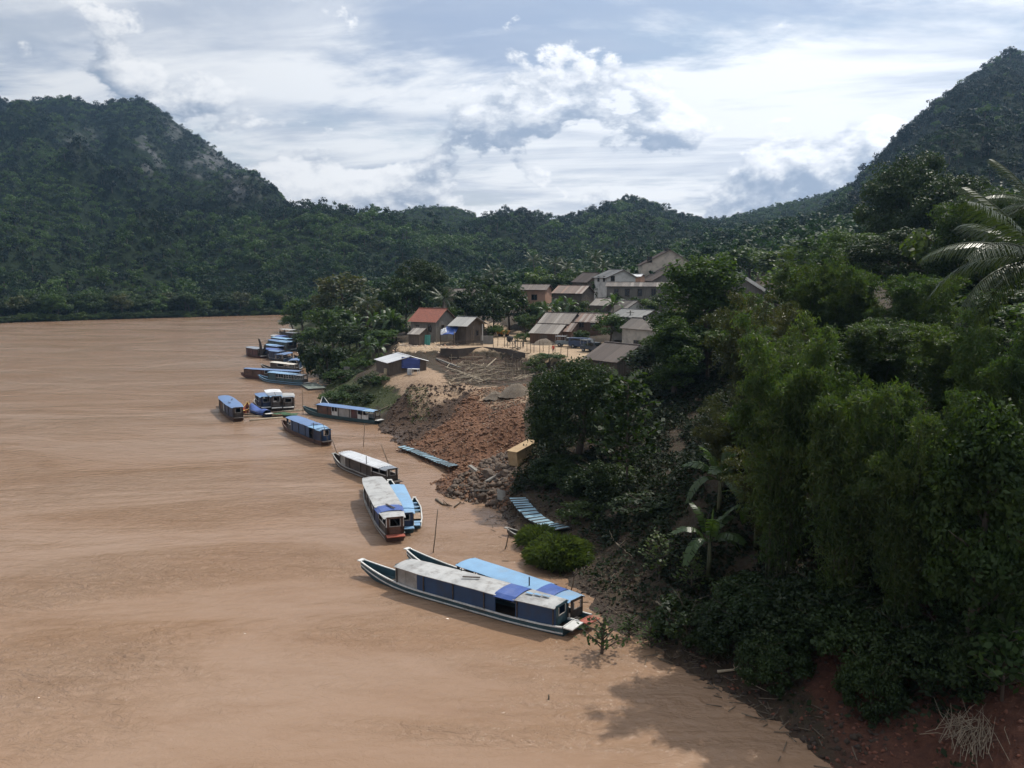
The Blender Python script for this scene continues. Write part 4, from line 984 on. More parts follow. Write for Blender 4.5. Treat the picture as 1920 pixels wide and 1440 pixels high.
# ---- far bank row
for k in range(62):
    u = -20+ k*9.1+random.uniform(-4, 4); Dd = interp(LB, u, 1)+random.uniform(1, 26)
    key = pick(['d0','d1','m0','m1','m2','o0','l0','d2'])
    tr, cr_, H, rx = PROTO[key]; d = ray(u, 505); h = random.uniform(6.5, 12.5)
    root = empty('broadleaf_tree', (Dd*d.x/d.y, Dd, .0), random.uniform(0, 6.28)); s = h/H; root.scale = (s*random.uniform(1.0, 1.4),)*2+(s,)
    tag(root, {'d': 'dense dark tree lining the far river bank', 'm': 'mid green bushy tree lining the far river bank', 'o': 'olive brown tree lining the far river bank', 'l': 'light green tree lining the far river bank'}[key[0]], 'tree', 'trees along the far river bank'); obj('trunk', tr, root); obj('crown', cr_, root)
for k in range(60):
    u = -20+k*9.4+random.uniform(-4, 4); Dd = interp(LB, u, 1)-random.uniform(-2.0, 1.5)
    key = pick(['bush', 'bushd', 'bushl']); tr, cr_, H, rx = PROTO[key]; d = ray(u, 505)
    root = empty('shrub', (Dd*d.x/d.y, Dd, -.2), random.uniform(0, 6.28)); root.scale = (random.uniform(.9, 1.7),)*2+(random.uniform(.7, 1.3),)
    tag(root, {'bush': 'mid green', 'bushd': 'dark', 'bushl': 'light green'}[key]+' low shrub at the water edge of the far bank', 'shrub', 'shrubs along the far river bank'); obj('trunk', tr, root); obj('crown', cr_, root)
# ---- trees that stand out
T_ = [
 ('o0',648,505,238,135,'big olive green tree among the riverside trees'),('m0',565,560,262,75,'slender green tree leaning over the far moorings'),('d0',600,556,255,85,'dark tree behind the far moorings'),
 ('m1',622,572,196,110,'bushy green tree above the overhanging riverside shrub'),('m2',548,588,292,52,'last small tree at the river bend'),('o1',700,552,205,100,'pale green tree behind the banana plants by the river'),
 ('B0',785,486,200,120,'tall dark tree behind the red roofed house'),('d2',760,520,192,90,'dark tree left of the red tiled roof'),('d3',905,520,206,110,'dark tree between the coconut palm and the pink house'),('m3',955,527,196,85,'round topped tree beside the pink house'),
 ('d0',925,548,188,80,'dark tree overhanging the sandy street'),('d1',880,535,196,70,'dark tree between the tan roof and the street'),('m0',1145,588,150,72,'bushy green tree in front of the timber house'),('m1',1118,640,150,50,'green shrubby tree beside the parked trucks'),
 ('l0',730,585,180,70,'light green tree near the river path'),('d2',675,610,172,90,'dark bushy tree on the slope above the dock'),('m3',715,615,168,80,'dense green tree left of the board sheds'),('d3',742,590,176,60,'dark tree hugging the red roofed house'),
 ('m2',1052,512,232,90,'green tree behind the pink house'),('l1',1015,505,238,80,'fresh green tree below the coconut palms'),('m0',1090,505,240,80,'green tree beside the dark roofed house'),('d1',1175,500,260,80,'dark tree between the white and the beige house'),
 ('m1',985,585,184,44,'small green tree at the street corner'),('d0',1215,530,205,70,'dark tree in front of the annex'),('l0',1325,520,140,70,'fresh green tree below the board house gable'),('m3',1500,492,118,140,'broad green tree covering the ribbed roof'),
 ('m2',1440,592,100,110,'green tree below the ribbed roof slope'),('l1',1490,458,190,150,'light green hillside tree behind the bamboo'),('m0',1560,440,165,150,'green hillside tree behind the bamboo'),('m1',1410,455,215,120,'green tree above the board house'),
 ('B0',1712,290,128,190,'big dark tree towering behind the bamboo'),('B0',1790,330,120,200,'big dark tree beside the towering one'),('B1',1610,425,112,190,'mid green tree below the towering dark tree'),('B0',1690,430,98,220,'dark tree behind the bamboo tops'),
 ('B1',1850,345,84,220,'tree with bright leaves behind the coconut palm'),('l1',1785,400,88,170,'bright leaved tree below the palm fronds'),('m3',1540,520,100,150,'green tree half hidden by bamboo plumes'),
 ('m1',1330,600,92,150,'leafy tree on the slope below the ribbed roof'),('d0',1250,640,98,150,'dark tree beside the brown roofed hut'),('m2',860,560,200,60,'green tree behind the posted porch'),('d3',640,600,178,70,'dark leafy tree at the top of the dock path'),
 ('m2',1830,540,74,170,'green tree below the lower palm fronds'),('d1',1920,530,70,190,'dark tree behind the palm trunks'),('m0',1770,520,82,150,'mid green tree beside the slim bamboo clump'),('d2',1885,500,86,200,'dark tree between the two coconut palms'),('m3',1960,560,62,180,'broad tree beside the upright banana plant'),
 ('m1',590,610,205,60,'green tree close to the blue canopied boats'),('m0',570,625,225,50,'green tree over the far boat cluster'),
]
for key, u, v, D, w_, lab in T_: plant(key, u, v, D, w_, lab)
for key, u, v, D, w_, lab in [('bushd',612,640,160,110,'wide dark shrub overhanging the boats by the dock'),('bush',640,690,150,70,'green shrub beside the dock steps'),('bush',632,732,135,75,'leafy shrub at the tip of the mud spit'),('bushd',660,708,150,50,'dark shrub beside the top of the plank stair'),('bushd',695,712,136,54,'dark shrub below the zinc roofed shed'),('bush',655,728,138,50,'shrub between the plank stair and the mud spit'),('bushd',682,738,130,56,'dark shrub above the nosed in boat'),('bush',715,722,134,40,'shrub clinging to the scarp edge'),('bushl',690,655,160,60,'bright shrub below the riverside bananas'),
  ('bush',670,668,154,60,'shrub beside the small blue sign'),('bushl',1160,665,140,70,'bright shrub below the timber house'),('bush',1030,662,140,70,'green shrub on the street edge'),('bushl',1000,672,135,50,'bright shrub at the corner of the fence'),('bushd',1215,655,118,80,'dark shrub by the hut gable'),
  ('bush',600,668,172,60,'shrub behind the cream roofed boat'),('bushd',580,640,190,50,'dark shrub above the far moorings'),('bushl',1240,700,95,90,'bright shrub above the mango tree'),('bush',930,608,182,46,'roadside shrub at the bend of the street'),('bush',985,622,172,44,'small shrub in front of the workshop'),('bushl',870,612,176,30,'small bright shrub behind the porch')]:
    plant(key, u, v, D, w_, lab, 'shrub', None, 'shrub')
rq = random.Random(21)
for (u, v, D, w_, k_) in [(1010,560,192,40,'bush'),(985,575,192,44,'bushd'),(1075,570,188,46,'bush'),(1100,560,190,40,'bushl'),(1125,575,178,40,'bush'),(1150,545,184,46,'bushd'),(1185,552,182,44,'bush'),(1215,556,176,44,'bushl'),(1240,548,178,50,'bushd'),(1090,615,160,34,'bush'),(1170,600,156,40,'bushd'),(1200,615,140,44,'bush'),(1225,625,126,50,'bushl'),(1060,600,176,30,'bushd'),(1250,520,196,50,'bush'),(895,560,198,50,'bushd'),(850,570,190,44,'bush'),(1130,515,212,44,'bush')]:
    D2 = D; pt = PD(u, v, D2); g_ = ground_at(pt.x, pt.y); tr, cr_, H, rx = PROTO[{'bush': 'm1', 'bushd': 'd1', 'bushl': 'l0'}[k_]]
    root = empty('garden_tree', (pt.x, pt.y, g_-.2), rq.uniform(0, 6)); sx = w_*D/FPX/2/(rx*1.1); root.scale = (sx, sx, max(2.0, pt.z-g_)/H); tag(root, {'bush': 'mid green', 'bushd': 'dark', 'bushl': 'bright green'}[k_]+' garden tree squeezed between the village houses', 'tree', 'garden trees between the houses'); obj('trunk', tr, root); obj('crown', cr_, root)
# ---- hero trees on the near bank
tree_proto('mango', 71, 'dark', 10, 4.7, 4.7, 36000, .30, 240, 1.05, zc_=4.7, aspect=.42, shell=.72, r0=.35, up=.3, jitter=.9)
plant('mango', 1088, 664, 78, 216, 'round dense dark mango tree at the top of the landslide', name='mango_tree')
tree_proto('glossy', 72, 'mid', 16, 4.0, 6, 21000, .40, 150, 1.15, aspect=.5, shell=.45, r0=.35, fork=.25, up=.3, jitter=.9,
  lobes=[(-.4,0,11,2.6,4.6,.30),(1.9,.5,10.6,2.2,4.8,.24),(-2.6,-.8,7.5,2.6,3.6,.20),(2.6,-.6,6.0,2.6,3.2,.14),(0,-1.0,4.8,3.4,3.0,.12)])
plant('glossy', 1334, 472, 96, 185, 'tall tree with glossy leaves rising in two peaks before the village', name='glossy_tree')
plant('glossy', 1855, 735, 37, 240, 'leafy tree standing on the red slope beside the canes', name='glossy_tree')
plant('glossy', 1268, 590, 90, 125, 'smaller glossy leaved tree in front of the two peaked tree', name='glossy_tree')
def bigleaf(name, seed, H, rx, nbr, nlv, leaf, mat='mid'):
    rng = np.random.default_rng(seed); b = MB(); P_ = []
    b.tube([(0, 0, -.5), (.05, .05, H*.5), (.1, 0, H*.96)], [.13, .09, .03], 6)
    for i in range(nbr):
        f = .22+.74*i/nbr; a = i*2.39; l = rx*(1.15-.75*f)*(.8+.4*rng.random()); st = Vector((.1*f, 0, H*f)); e = st+Vector((math.cos(a)*l, math.sin(a)*l, l*.5))
        b.tube([st, (st+e)/2+Vector((0, 0, .12)), e], [.05, .035, .012], 4)
        for k in range(nlv):
            g = rng.random()**.5; q = st.lerp(e, g); P_.append((q.x+rng.normal()*.22, q.y+rng.normal()*.22, q.z+rng.normal()*.2))
    p = np.array(P_); n = len(p); nm = np.tile(np.array([0, 0, 1.0]), (n, 1)); v1, f1 = leaf_quads(p, leaf*(.6+.7*rng.random(n)), .62, rng, updir=nm, jitter=.75, droop=.35)
    PROTO[name] = (b.mesh('trunk', BARK, True), npmesh('crown', v1, f1, LF[mat]), H, rx)
bigleaf('teak', 81, 10, 3.4, 34, 34, .62); bigleaf('sapling', 82, 4, 1.6, 18, 16, .36, 'light'); bigleaf('bigshrub', 83, 4, 2.4, 26, 22, .55, 'mid')
plant('teak', 1180, 700, 68, 165, 'young teak tree with large leaves beside the mango tree', name='teak_tree')
plant('sapling', 1240, 1000, 53, 95, 'young sapling with large pale leaves above the water line', name='sapling')
plant('sapling', 1300, 1040, 50, 80, 'second pale sapling beside the banana plants', name='sapling')
plant('bigshrub', 1830, 1010, 33, 190, 'large leaved shrub on the red slope', 'shrub', name='shrub', hmin=3.8); plant('bigshrub', 1905, 740, 36, 200, 'tall large leaved shrub below the palm', 'shrub', name='shrub', hmin=3.8)
plant('bigshrub', 1790, 850, 40, 170, 'large leaved shrub under the bamboo', 'shrub', name='shrub', hmin=3.8); plant('bigshrub', 1890, 1180, 28, 170, 'large leaved shrub beside the dry cane heap', 'shrub', name='shrub', hmin=3.8)
plant('bushB', 1885, 860, 36, 220, 'bushy shrub on the upper red slope', 'shrub', name='shrub', hmin=2.8); plant('bushB', 1560, 1080, 42, 260, 'dark shrub above the red slope', 'shrub', name='shrub', hmin=2.8)
plant('bushB', 1430, 1080, 46, 230, 'dark shrub behind the muddy shore', 'shrub', name='shrub', hmin=2.8); plant('bushB', 1700, 1000, 40, 260, 'dark shrub among the bamboo stems', 'shrub', name='shrub', hmin=2.8); plant('bushd', 1290, 1120, 47, 150, 'dark shrub hanging over the shore', 'shrub', name='shrub', hmin=2.8)
plant('bushl', 1092, 962, 66, 105, 'leafy green bush beside the broken blue walkway', 'shrub', name='shrub')
plant('bush', 1150, 880, 72, 120, 'bush below the young teak tree', 'shrub', name='shrub'); plant('bushd', 1060, 880, 76, 120, 'dark bush below the mango tree', 'shrub', name='shrub'); plant('bushd', 1210, 930, 62, 140, 'dark bush behind the pale sapling', 'shrub', name='shrub')
for u, v, w_, lab in [(1490,1110,230,'dark shrub around the foot of the bamboo leaning over the shore'),(1590,1130,240,'dark shrub around the bamboo foot above the bare red soil'),(1690,1150,230,'dark shrub around the bamboo foot on the red slope'),(1790,1170,230,'dark shrub beside the bamboo that shades the canes'),
  (1860,1090,230,'dark shrub high on the red slope'),(1380,1130,200,'dark shrub between the saplings and the bamboo'),(1640,1230,150,'low dark shrub in the middle of the red soil'),(1450,1190,170,'low dark shrub above the shaded shore'),(1055,850,150,'dark shrub hiding the mango trunk'),(1120,868,150,'dark shrub between the mango and the teak tree')]: plant('bushB', u, v, 40, w_, lab, 'shrub', None, 'shrub', hmin=2.6)
# ---- bamboo
def bamboo_proto(key, seed, H, spread, nculm, nleaf, mat='bamboo'):
    rng = np.random.default_rng(seed); b = MB(); pos = []; dirs = []
    for i in range(nculm):
        a = i*2.4+rng.random()*.6; r_ = .9*math.sqrt(rng.random()); h = H*(.62+.38*rng.random()); lean = spread*(.35+.65*rng.random())
        bx_, by_ = math.cos(a)*r_, math.sin(a)*r_; pts = []
        for k in range(9):
            f = k/8; o_ = lean*(f**2.1); z = h*(math.sin(f*1.42)/math.sin(1.42)) - (.10*h*max(0, f-.8)/.2 if lean > spread*.7 else 0)
            pts.append(Vector((bx_+math.cos(a)*o_, by_+math.sin(a)*o_, z)))
        b.tube(pts, [.055, .055, .05, .045, .04, .032, .024, .015, .006], 5, cap=False)
        m_ = nleaf//nculm; f = .18+.82*rng.random(m_)**.75; idx_ = np.minimum((f*8).astype(int), 7); fr2 = f*8-idx_
        A = np.array([tuple(p) for p in pts]); q = A[idx_]*(1-fr2[:, None])+A[idx_+1]*fr2[:, None]
        # sprays: leaves gather on side branches, longest in the middle of the culm
        ns = max(8, m_//22); si = rng.integers(0, ns, m_); sf = .10+.90*rng.random(ns)**.8; ii_ = np.minimum((sf*8).astype(int), 7); c_ = A[ii_]*(1-(sf*8-ii_)[:, None])+A[ii_+1]*(sf*8-ii_)[:, None]
        sd = rand_unit(ns, rng); sd[:, 2] = np.abs(sd[:, 2])*.6+.05; sl = (.7+1.9*np.sin(np.clip(sf, 0, 1)*2.9))*(.6+.6*rng.random(ns))*.75
        t_ = rng.random(m_)**.7; p = c_[si]+sd[si]*(sl[si]*t_)[:, None]; p[:, 2] -= .28*(t_*sl[si])**2; p += rng.normal(size=(m_, 3))*.13
        pos.append(p)
    p = np.concatenate(pos); n = len(p); v, f = leaf_quads(p, .36*(.6+.7*rng.random(n)), .20, rng, droop=.22)
    PROTO[key] = (b.mesh('culms', CULM, True), npmesh('foliage', v, f, LF[mat]), H, spread+1.5)
bamboo_proto('bam0', 91, 14, 4.2, 34, 64000); bamboo_proto('bam1', 92, 13, 3.4, 28, 54000); bamboo_proto('bam2', 93, 12, 4.6, 32, 46000, 'olive')
def bamboo(key, u, vtop, D, wpx, label):
    cu, fo, H, rx = PROTO[key]; pt = PD(u, vtop, D); gz_ = ground_at(pt.x, pt.y); s = (pt.z-gz_)/H; sx = wpx*D/FPX/2/rx
    root = empty('bamboo_clump', (pt.x, pt.y, gz_-.2), random.uniform(0, 6.28)); root.scale = (sx, sx, s*1.04); tag(root, label, 'bamboo'); obj('culms', cu, root); obj('foliage', fo, root)
for a in [('bam0',1530,482,74,210,'feathery bamboo clump with two tall rounded plumes'),('bam1',1598,488,70,170,'bamboo clump with a round plume beside the feathery pair'),('bam2',1420,560,66,230,'yellowing bamboo clump beside the tall glossy tree'),('bam0',1500,625,57,280,'big bamboo clump in the middle of the thicket'),
  ('bam1',1655,590,58,220,'bamboo clump below the towering dark tree'),('bam1',1725,505,66,190,'slim bamboo clump beside the palm fronds'),('bam2',1370,745,59,170,'low yellowish bamboo clump behind the banana plants'),('bam0',1620,740,48,270,'dark bamboo clump above the shaded slope'),
  ('bam1',1790,600,52,220,'bamboo clump under the palm fronds'),('bam2',1450,830,50,230,'low bamboo clump behind the saplings'),('bam0',1740,760,44,240,'dark bamboo clump beside the large leaved shrubs'),('bam0',1480,610,47,290,'tall dark bamboo clump leaning over the shore'),('bam1',1600,690,43,280,'tall dark bamboo clump above the bare red soil'),('bam0',1720,740,40,280,'tall bamboo clump shading the red slope'),('bam0',1890,600,42,260,'bamboo clump at the foot of the palm')]: bamboo(*a)
# ---- coconut palms: every frond is its own piece
def frond_mesh(seed, L, sag, nl=46, ll=.75):
    rng = np.random.default_rng(seed); vs = []; fs = []; b = MB(); pts = []
    for i in range(13):
        t = i/12; pts.append(Vector((L*(t*(1-.16*t*t)), 0, L*(.34*t-sag*t*t))))
    b.tube(pts, [.045*(1-.9*i/12)+.004 for i in range(13)], 4, cap=False)
    A = [Vector(p) for p in pts]
    for k in range(nl):
        t = .10+.9*k/nl; f = t*12; i = min(int(f), 11); q = A[i].lerp(A[i+1], f-i); tx = (A[i+1]-A[i]).normalized()
        l = ll*math.sin(math.pi*(.12+.80*t))**.7*(.85+.3*rng.random())
        for s in (-1, 1):
            d = (Vector((0, s, 0))*.80+tx*.55+Vector((0, 0, -.28-.35*rng.random()))).normalized(); m_ = q+d*l*.5; e = q+d*l+Vector((0, 0, -.30*l)); wv_ = tx*.028
            b.add([q-wv_*.6, m_-wv_, e, m_+wv_, q+wv_*.6], [(0, 1, 3, 4), (1, 2, 3)])
    return b.mesh('frond', LF['palm'])
FRONDS = [frond_mesh(i, 4.3, s) for i, s in enumerate((.30, .46, .62, .85, .20))]
def palm(label, u, vc, D, size=1.0, nf=17, lean=0.0, group=None, seed=0, base=None):
    pc = PD(u, vc, D); rng = random.Random(seed); gz_ = ground_at(pc.x-lean, pc.y); H = pc.z-gz_
    root = empty('coconut_palm', (pc.x-lean, pc.y, gz_)); tag(root, label, 'palm', group)
    b = MB(); b.tube([(0, 0, -.4), (lean*.2, 0, H*.35), (lean*.6, 0, H*.7), (lean, 0, H)], [.24*size, .17*size, .14*size, .13*size], 8); b.build('trunk', BARK, root, smooth=True)
    for i in range(nf):
        tier = i/nf; m_ = FRONDS[min(4, [4, 0, 0, 1, 1, 2, 2, 3][min(7, int(tier*8))])]
        obj('frond', m_, root, loc=(lean, 0, H), rot=(rng.uniform(-.25, .25), R(-38+62*tier)+rng.uniform(-.1, .1), i*2.4+rng.uniform(-.2, .2)), scale=(size,)*3)
    return root
palm('coconut palm reaching its long pale fronds over the bamboo', 1965, 490, 46, 1.75, 22, 0, seed=3)
palm('taller coconut palm with half bare fronds behind the other palm', 1950, 385, 60, 1.35, 10, 0, seed=8)
palm('lone coconut palm rising behind the red tiled roof', 832, 560, 186, 1.08, 15, .6, seed=5)
palm('coconut palm among the riverside bananas', 690, 568, 190, 1.0, 15, .5, seed=9)
for k, (u, v, D) in enumerate([(1000, 488, 252), (1040, 494, 258), (1062, 502, 250), (1116, 482, 250), (925, 512, 246), (1130, 500, 236)]): palm('coconut palm behind the village roofs', u, v, D, 1.0, 15, random.uniform(-1, 1), 'coconut palms behind the village', seed=20+k)
# ---- bananas
def banana_leaf(seed, L=2.5, W=.36, sag=.8, torn=True):
    rng = random.Random(seed); b = MB(); n = 16; A = []
    for i in range(n+1):
        t = i/n; A.append(Vector((L*(.12+.80*t-.12*t*t), 0, L*(.62*t-sag*t*t))))
    b.tube([Vector((0, 0, -.1))]+A, [.035]+[.026*(1-.85*i/n) for i in range(n+1)], 4, cap=False)
    for i in range(1, n):
        t = i/n; w_ = W*math.sin(math.pi*min(1, (t*.92+.05)))**.6; q0, q1 = A[i], A[i+1]
        for s in (-1, 1):
            gap = .25 if (torn and rng.random() < .35) else 0.0; dr = -.18-.35*rng.random()*(1 if torn else .2)
            o0 = Vector((.06, s*w_, w_*dr)); o1 = Vector((.06, s*w_*.98, w_*dr)); q1b = q0.lerp(q1, 1-gap)
            b.add([q0, q1b, q1b+o1+Vector((0, 0, rng.uniform(-.03, .03))), q0+o0], [(0, 1, 2, 3)])
    return b.mesh('leaf', LF['banana'])
BLEAF = [banana_leaf(1, 2.5, .36, .75), banana_leaf(2, 2.3, .34, 1.1), banana_leaf(3, 2.6, .36, .5), banana_leaf(4, 1.9, .28, .2, False)]
def banana(label, u, vb, D, size=1.0, nl=9, stem=2.2, group=None, seed=0):
    if D < 60: D = autoD(u, vb, stem*size)
    pc = PD(u, vb, D); rng = random.Random(seed); gz_ = ground_at(pc.x, pc.y); stem = max(stem*size, min(pc.z-gz_, 5))
    root = empty('banana_plant', (pc.x, pc.y, gz_), rng.uniform(0, 6.28)); tag(root, label, 'banana plant', group)
    b = MB(); b.tube([(0, 0, -.3), (.04, 0, stem*.5), (0, 0, stem)], [.15*size, .12*size, .07*size], 7); b.build('stem', STEM, root, smooth=True)
    for i in range(nl):
        k = i/nl; obj('leaf', BLEAF[2 if k < .3 else (0 if k < .65 else 1)] if i else BLEAF[3], root, loc=(0, 0, stem-.1), rot=(rng.uniform(-.3, .3), R(-52+(60*k))+rng.uniform(-.1, .1), i*2.4+rng.uniform(-.3, .3)), scale=(size,)*3)
    return root
banana('banana plant with long torn leaves in front of the thicket', 1350, 900, 51, 1.35, 10, seed=1); banana('lower banana plant with a drooping leaf beside the saplings', 1330, 1015, 49, 1.25, 9, seed=2)
banana('banana plant half hidden behind the torn leaved one', 1420, 960, 50, 1.2, 9, seed=3); banana('banana plant with upright leaves below the coconut palm', 1880, 600, 33, 1.0, 8, seed=4); banana('shaded banana plant on the dark slope', 1690, 985, 38, 1.2, 9, seed=5)
banana('banana plant beside the dry cane heap', 1885, 1210, 27, .9, 8, seed=6); banana('banana plant in deep shade under the bamboo', 1580, 1010, 41, 1.1, 8, seed=16)
for k, (u, v, D, s) in enumerate([(720,585,176,1.2),(735,592,174,1.2),(700,600,178,1.1),(668,606,180,1.2),(690,650,160,1.0),(710,655,158,1.0),(655,618,182,1.0)]): banana('banana plant by the riverside path', u, v, D, s*1.25, 9, 2.0, 'banana plants by the riverside path', seed=30+k)
for k, (u, v, D) in enumerate([(1040,558,188),(1055,552,190),(1068,562,186),(1025,568,184),(1150,562,176)]): banana('banana plant below the half rusty roof', u, v, D, 1.4, 9, 2.2, 'banana plants among the houses', seed=50+k)
# ---- grass domes
def grass_mesh(seed, n, rx, h, blade, mat='grass', name='grass'):
    rng = np.random.default_rng(seed); a = rng.random(n)*6.283; r_ = np.sqrt(rng.random(n)); x, y = np.cos(a)*r_*rx, np.sin(a)*r_*rx; z = h*np.sqrt(np.clip(1-r_**2, 0, 1))*(.35+.65*rng.random(n))*np.array([.8+1.1*mnoise.noise(Vector((q*1.1, w2*1.1, seed))) for q, w2 in zip(x, y)])
    p = np.column_stack([x, y, z]); d = np.column_stack([x/rx, y/rx, .9+0*x])+rng.normal(size=(n, 3))*.35; d /= np.linalg.norm(d, axis=1, keepdims=True)
    s = np.cross(d, rand_unit(n, rng)); s /= np.linalg.norm(s, axis=1, keepdims=True); L = (blade*(.5+.7*rng.random(n)))[:, None]
    tip = p+d*L; tip[:, 2] -= .3*L[:, 0]; v = np.stack([p-s*.03, p+s*.03, p+d*L*.55+s*.03, tip], 1).reshape(-1, 3)
    return npmesh(name, v, np.arange(4*n).reshape(n, 4), LF[mat])
for (u, v, D, rx, h, lab) in [(1052,1052,60,2.2,1.3,'rounded tussock of green grass at the water edge'),(1010,1020,64,1.2,.8,'small grassy tussock beside the broken blue walkway')]:
    q = PD(u, v, D); g = ground_at(q.x, q.y); o = obj('grass_tussock', grass_mesh(5, 15000 if rx > 2 else 4500, rx, h, 1.0, 'tuss'), None, (q.x, q.y, max(g, 0)-.1)); tag(o, lab, 'grass')
# ---- ground cover: uncountable
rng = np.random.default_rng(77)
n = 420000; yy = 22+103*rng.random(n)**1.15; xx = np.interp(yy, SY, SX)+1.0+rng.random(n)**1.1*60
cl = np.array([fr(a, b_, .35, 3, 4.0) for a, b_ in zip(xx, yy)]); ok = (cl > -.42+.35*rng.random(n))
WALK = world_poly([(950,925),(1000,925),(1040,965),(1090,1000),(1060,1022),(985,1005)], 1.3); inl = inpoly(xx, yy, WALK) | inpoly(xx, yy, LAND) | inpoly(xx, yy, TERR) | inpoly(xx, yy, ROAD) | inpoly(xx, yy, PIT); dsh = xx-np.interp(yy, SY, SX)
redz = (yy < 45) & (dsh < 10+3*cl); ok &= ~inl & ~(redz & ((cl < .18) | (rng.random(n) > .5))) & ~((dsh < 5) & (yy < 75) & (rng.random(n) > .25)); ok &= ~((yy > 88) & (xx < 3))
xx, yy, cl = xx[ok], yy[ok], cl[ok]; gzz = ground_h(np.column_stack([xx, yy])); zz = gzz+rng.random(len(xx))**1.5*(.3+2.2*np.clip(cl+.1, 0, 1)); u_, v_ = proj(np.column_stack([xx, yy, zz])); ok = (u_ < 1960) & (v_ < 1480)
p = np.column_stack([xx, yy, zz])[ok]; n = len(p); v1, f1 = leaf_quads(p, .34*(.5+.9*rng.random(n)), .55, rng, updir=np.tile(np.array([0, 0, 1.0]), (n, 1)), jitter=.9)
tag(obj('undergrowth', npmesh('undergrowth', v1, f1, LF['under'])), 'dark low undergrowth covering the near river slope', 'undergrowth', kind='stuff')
n = 40000; yy = rng.uniform(108, 210, n); xx = np.interp(yy, SY, SX)+.3+rng.random(n)*26; u_, v_ = proj(np.column_stack([xx, yy, hbase(np.column_stack([xx, yy]))])); cl = np.array([fr(a, b_, .25, 3, 9.0) for a, b_ in zip(xx, yy)])
gmask = inpoly(xx, yy, GRA2) | (inpoly(xx, yy, GRAS) | (xx < -29)) & (cl > -.15) & ~inpoly(xx, yy, SCAR) & ~inpoly(xx, yy, LAND) & ~(inpoly(xx, yy, TERR) & (rng.random(n) > .12)) & ~inpoly(xx, yy, ROAD)
p = np.column_stack([xx, yy])[gmask]; n = len(p); gz0 = ground_h(p); p = np.column_stack([p, gz0+rng.random(n)*.35]); v1, f1 = leaf_quads(p, .45*(.5+.8*rng.random(n)), .3, rng, jitter=.9, updir=np.tile(np.array([.3, -.3, .6]), (n, 1)))
tag(obj('bank_grass', npmesh('bank_grass', v1, f1, LF['grass'])), 'rough grass on the bank around the dock path', 'grass', kind='stuff')
# ================================================================== SMALL THINGS ON WATER AND BANK
POLE = surf('weathered_pole', (.17, .13, .09), (.09, .07, .05), scale=4, rough=.85, rnd=.25)
PALEP = surf('pale_stripped_pole', (.34, .28, .20), (.24, .19, .13), scale=4, rough=.85, rnd=.25)
ROCK = surf('broken_rock', (.125, .092, .068), (.068, .049, .036), scale=1.5, rough=.9, bump=.5, dirt=(.17, .10, .065), dfac=.6, rnd=.2)
RUBB = surf('rubble_stone', (.195, .098, .052), (.095, .046, .026), scale=.6, rough=.95, bump=.4, dirt=(.25, .15, .09), dscale=1.1, dfac=.5)
CONC = surf('yellowed_concrete', (.44, .31, .17), (.35, .24, .13), scale=1.3, rough=.85, dirt=(.18, .14, .10), dfac=.5)
GREYC = surf('grey_concrete', (.24, .225, .20), (.16, .15, .135), scale=1.1, rough=.9, dirt=(.12, .085, .06), dfac=.6, rnd=.15)
BLUEP = surf('pale_blue_board', (.22, .36, .44), (.16, .27, .34), scale=1.4, rough=.6, dirt=(.20, .19, .17), dfac=.6, rnd=.12)
def gp3(u, v, z=0.0): q = P(u, v, z); return q
def onground(u, v, z0=3.0):
    z = z0
    for _ in range(14):
        q = P(u, v, z); z = .5*z+.5*max(ground_at(q.x, q.y), 0)
    return P(u, v, z)
# mooring poles standing in the river
for (ub, vb), (ut, vt), lab in [((812,1036),(821,955),'tall bamboo mooring pole by the open water between the boats'),((947,1030),(956,992),'short mooring pole in the shallow inlet'),((681,838),(684,793),'mooring pole behind the ribbed roof boat'),((632,852),(624,826),'mooring pole at the bow of the ribbed roof boat'),
  ((733,882),(714,832),'leaning pole at the stern of the ribbed roof boat'),((568,776),(567,728),'mooring pole beside the nosed in boat'),((1068,1116),(1081,1066),'leaning pole on the shore side of the sky blue boat'),((1028,1312),(1029,1302),'small stick poking out of the open river'),
  ((545,752),(549,734),'pole beside the dull grey houseboat'),((531,770),(514,735),'long pole leaning over the three houseboats'),((617,836),(606,795),'leaning pole at the stern of the plain blue roofed boat')]:
    a = P(ub, vb, 0); b_ = PD(ut, vt, a.y+random.uniform(-.2, .2)); m_ = MB(); d = b_-a
    m_.tube([-d*.25, d*.3+Vector((.02, 0, 0)), d*.7, d], [.05, .048, .042, .034], 6)
    tag(m_.build('mooring_pole', POLE, loc=a, smooth=True), lab, 'pole')
# log raft
def log_(label, p1, p2, r=.16, mat=PALEP, group='floating logs of the raft', z=.05):
    a, b_ = P(*p1, z), P(*p2, z); d = b_-a; m_ = MB(); m_.tube([(0, 0, 0), d*.35+Vector((0, .05, .02)), d*.7, d], [r, r*.95, r*.9, r*.75], 8); tag(m_.build('log', mat, loc=a, smooth=True), label, 'log', group)
log_('long floating log between the covered boat and the houseboats', (458,782), (552,779)); log_('pale floating log with a knobbly end', (468,789), (530,783), .2); log_('floating log reaching out to the nosed in boat', (528,772), (572,769)); log_('dark floating log beneath the houseboats', (505,775), (572,767), .12, POLE)
log_('short dark log beside the outermost boat', (457,777), (478,778), .14, POLE)
m_ = MB(); q = P(530, 778, .25); rows = [[Vector((x*2.3, y*.8, .25*random.random()+.12*(1-abs(x)))) for x in np.linspace(-1, 1, 9)] for y in np.linspace(-1, 1, 6)]; m_.slab(rows, .04)
tag(m_.build('fishing_net', surf('green_net', (.05, .11, .05), (.03, .07, .035), scale=5, rough=.9, bump=.6), loc=q, rot=(0, 0, -.1)), 'green fishing net heaped on the log raft', 'net')
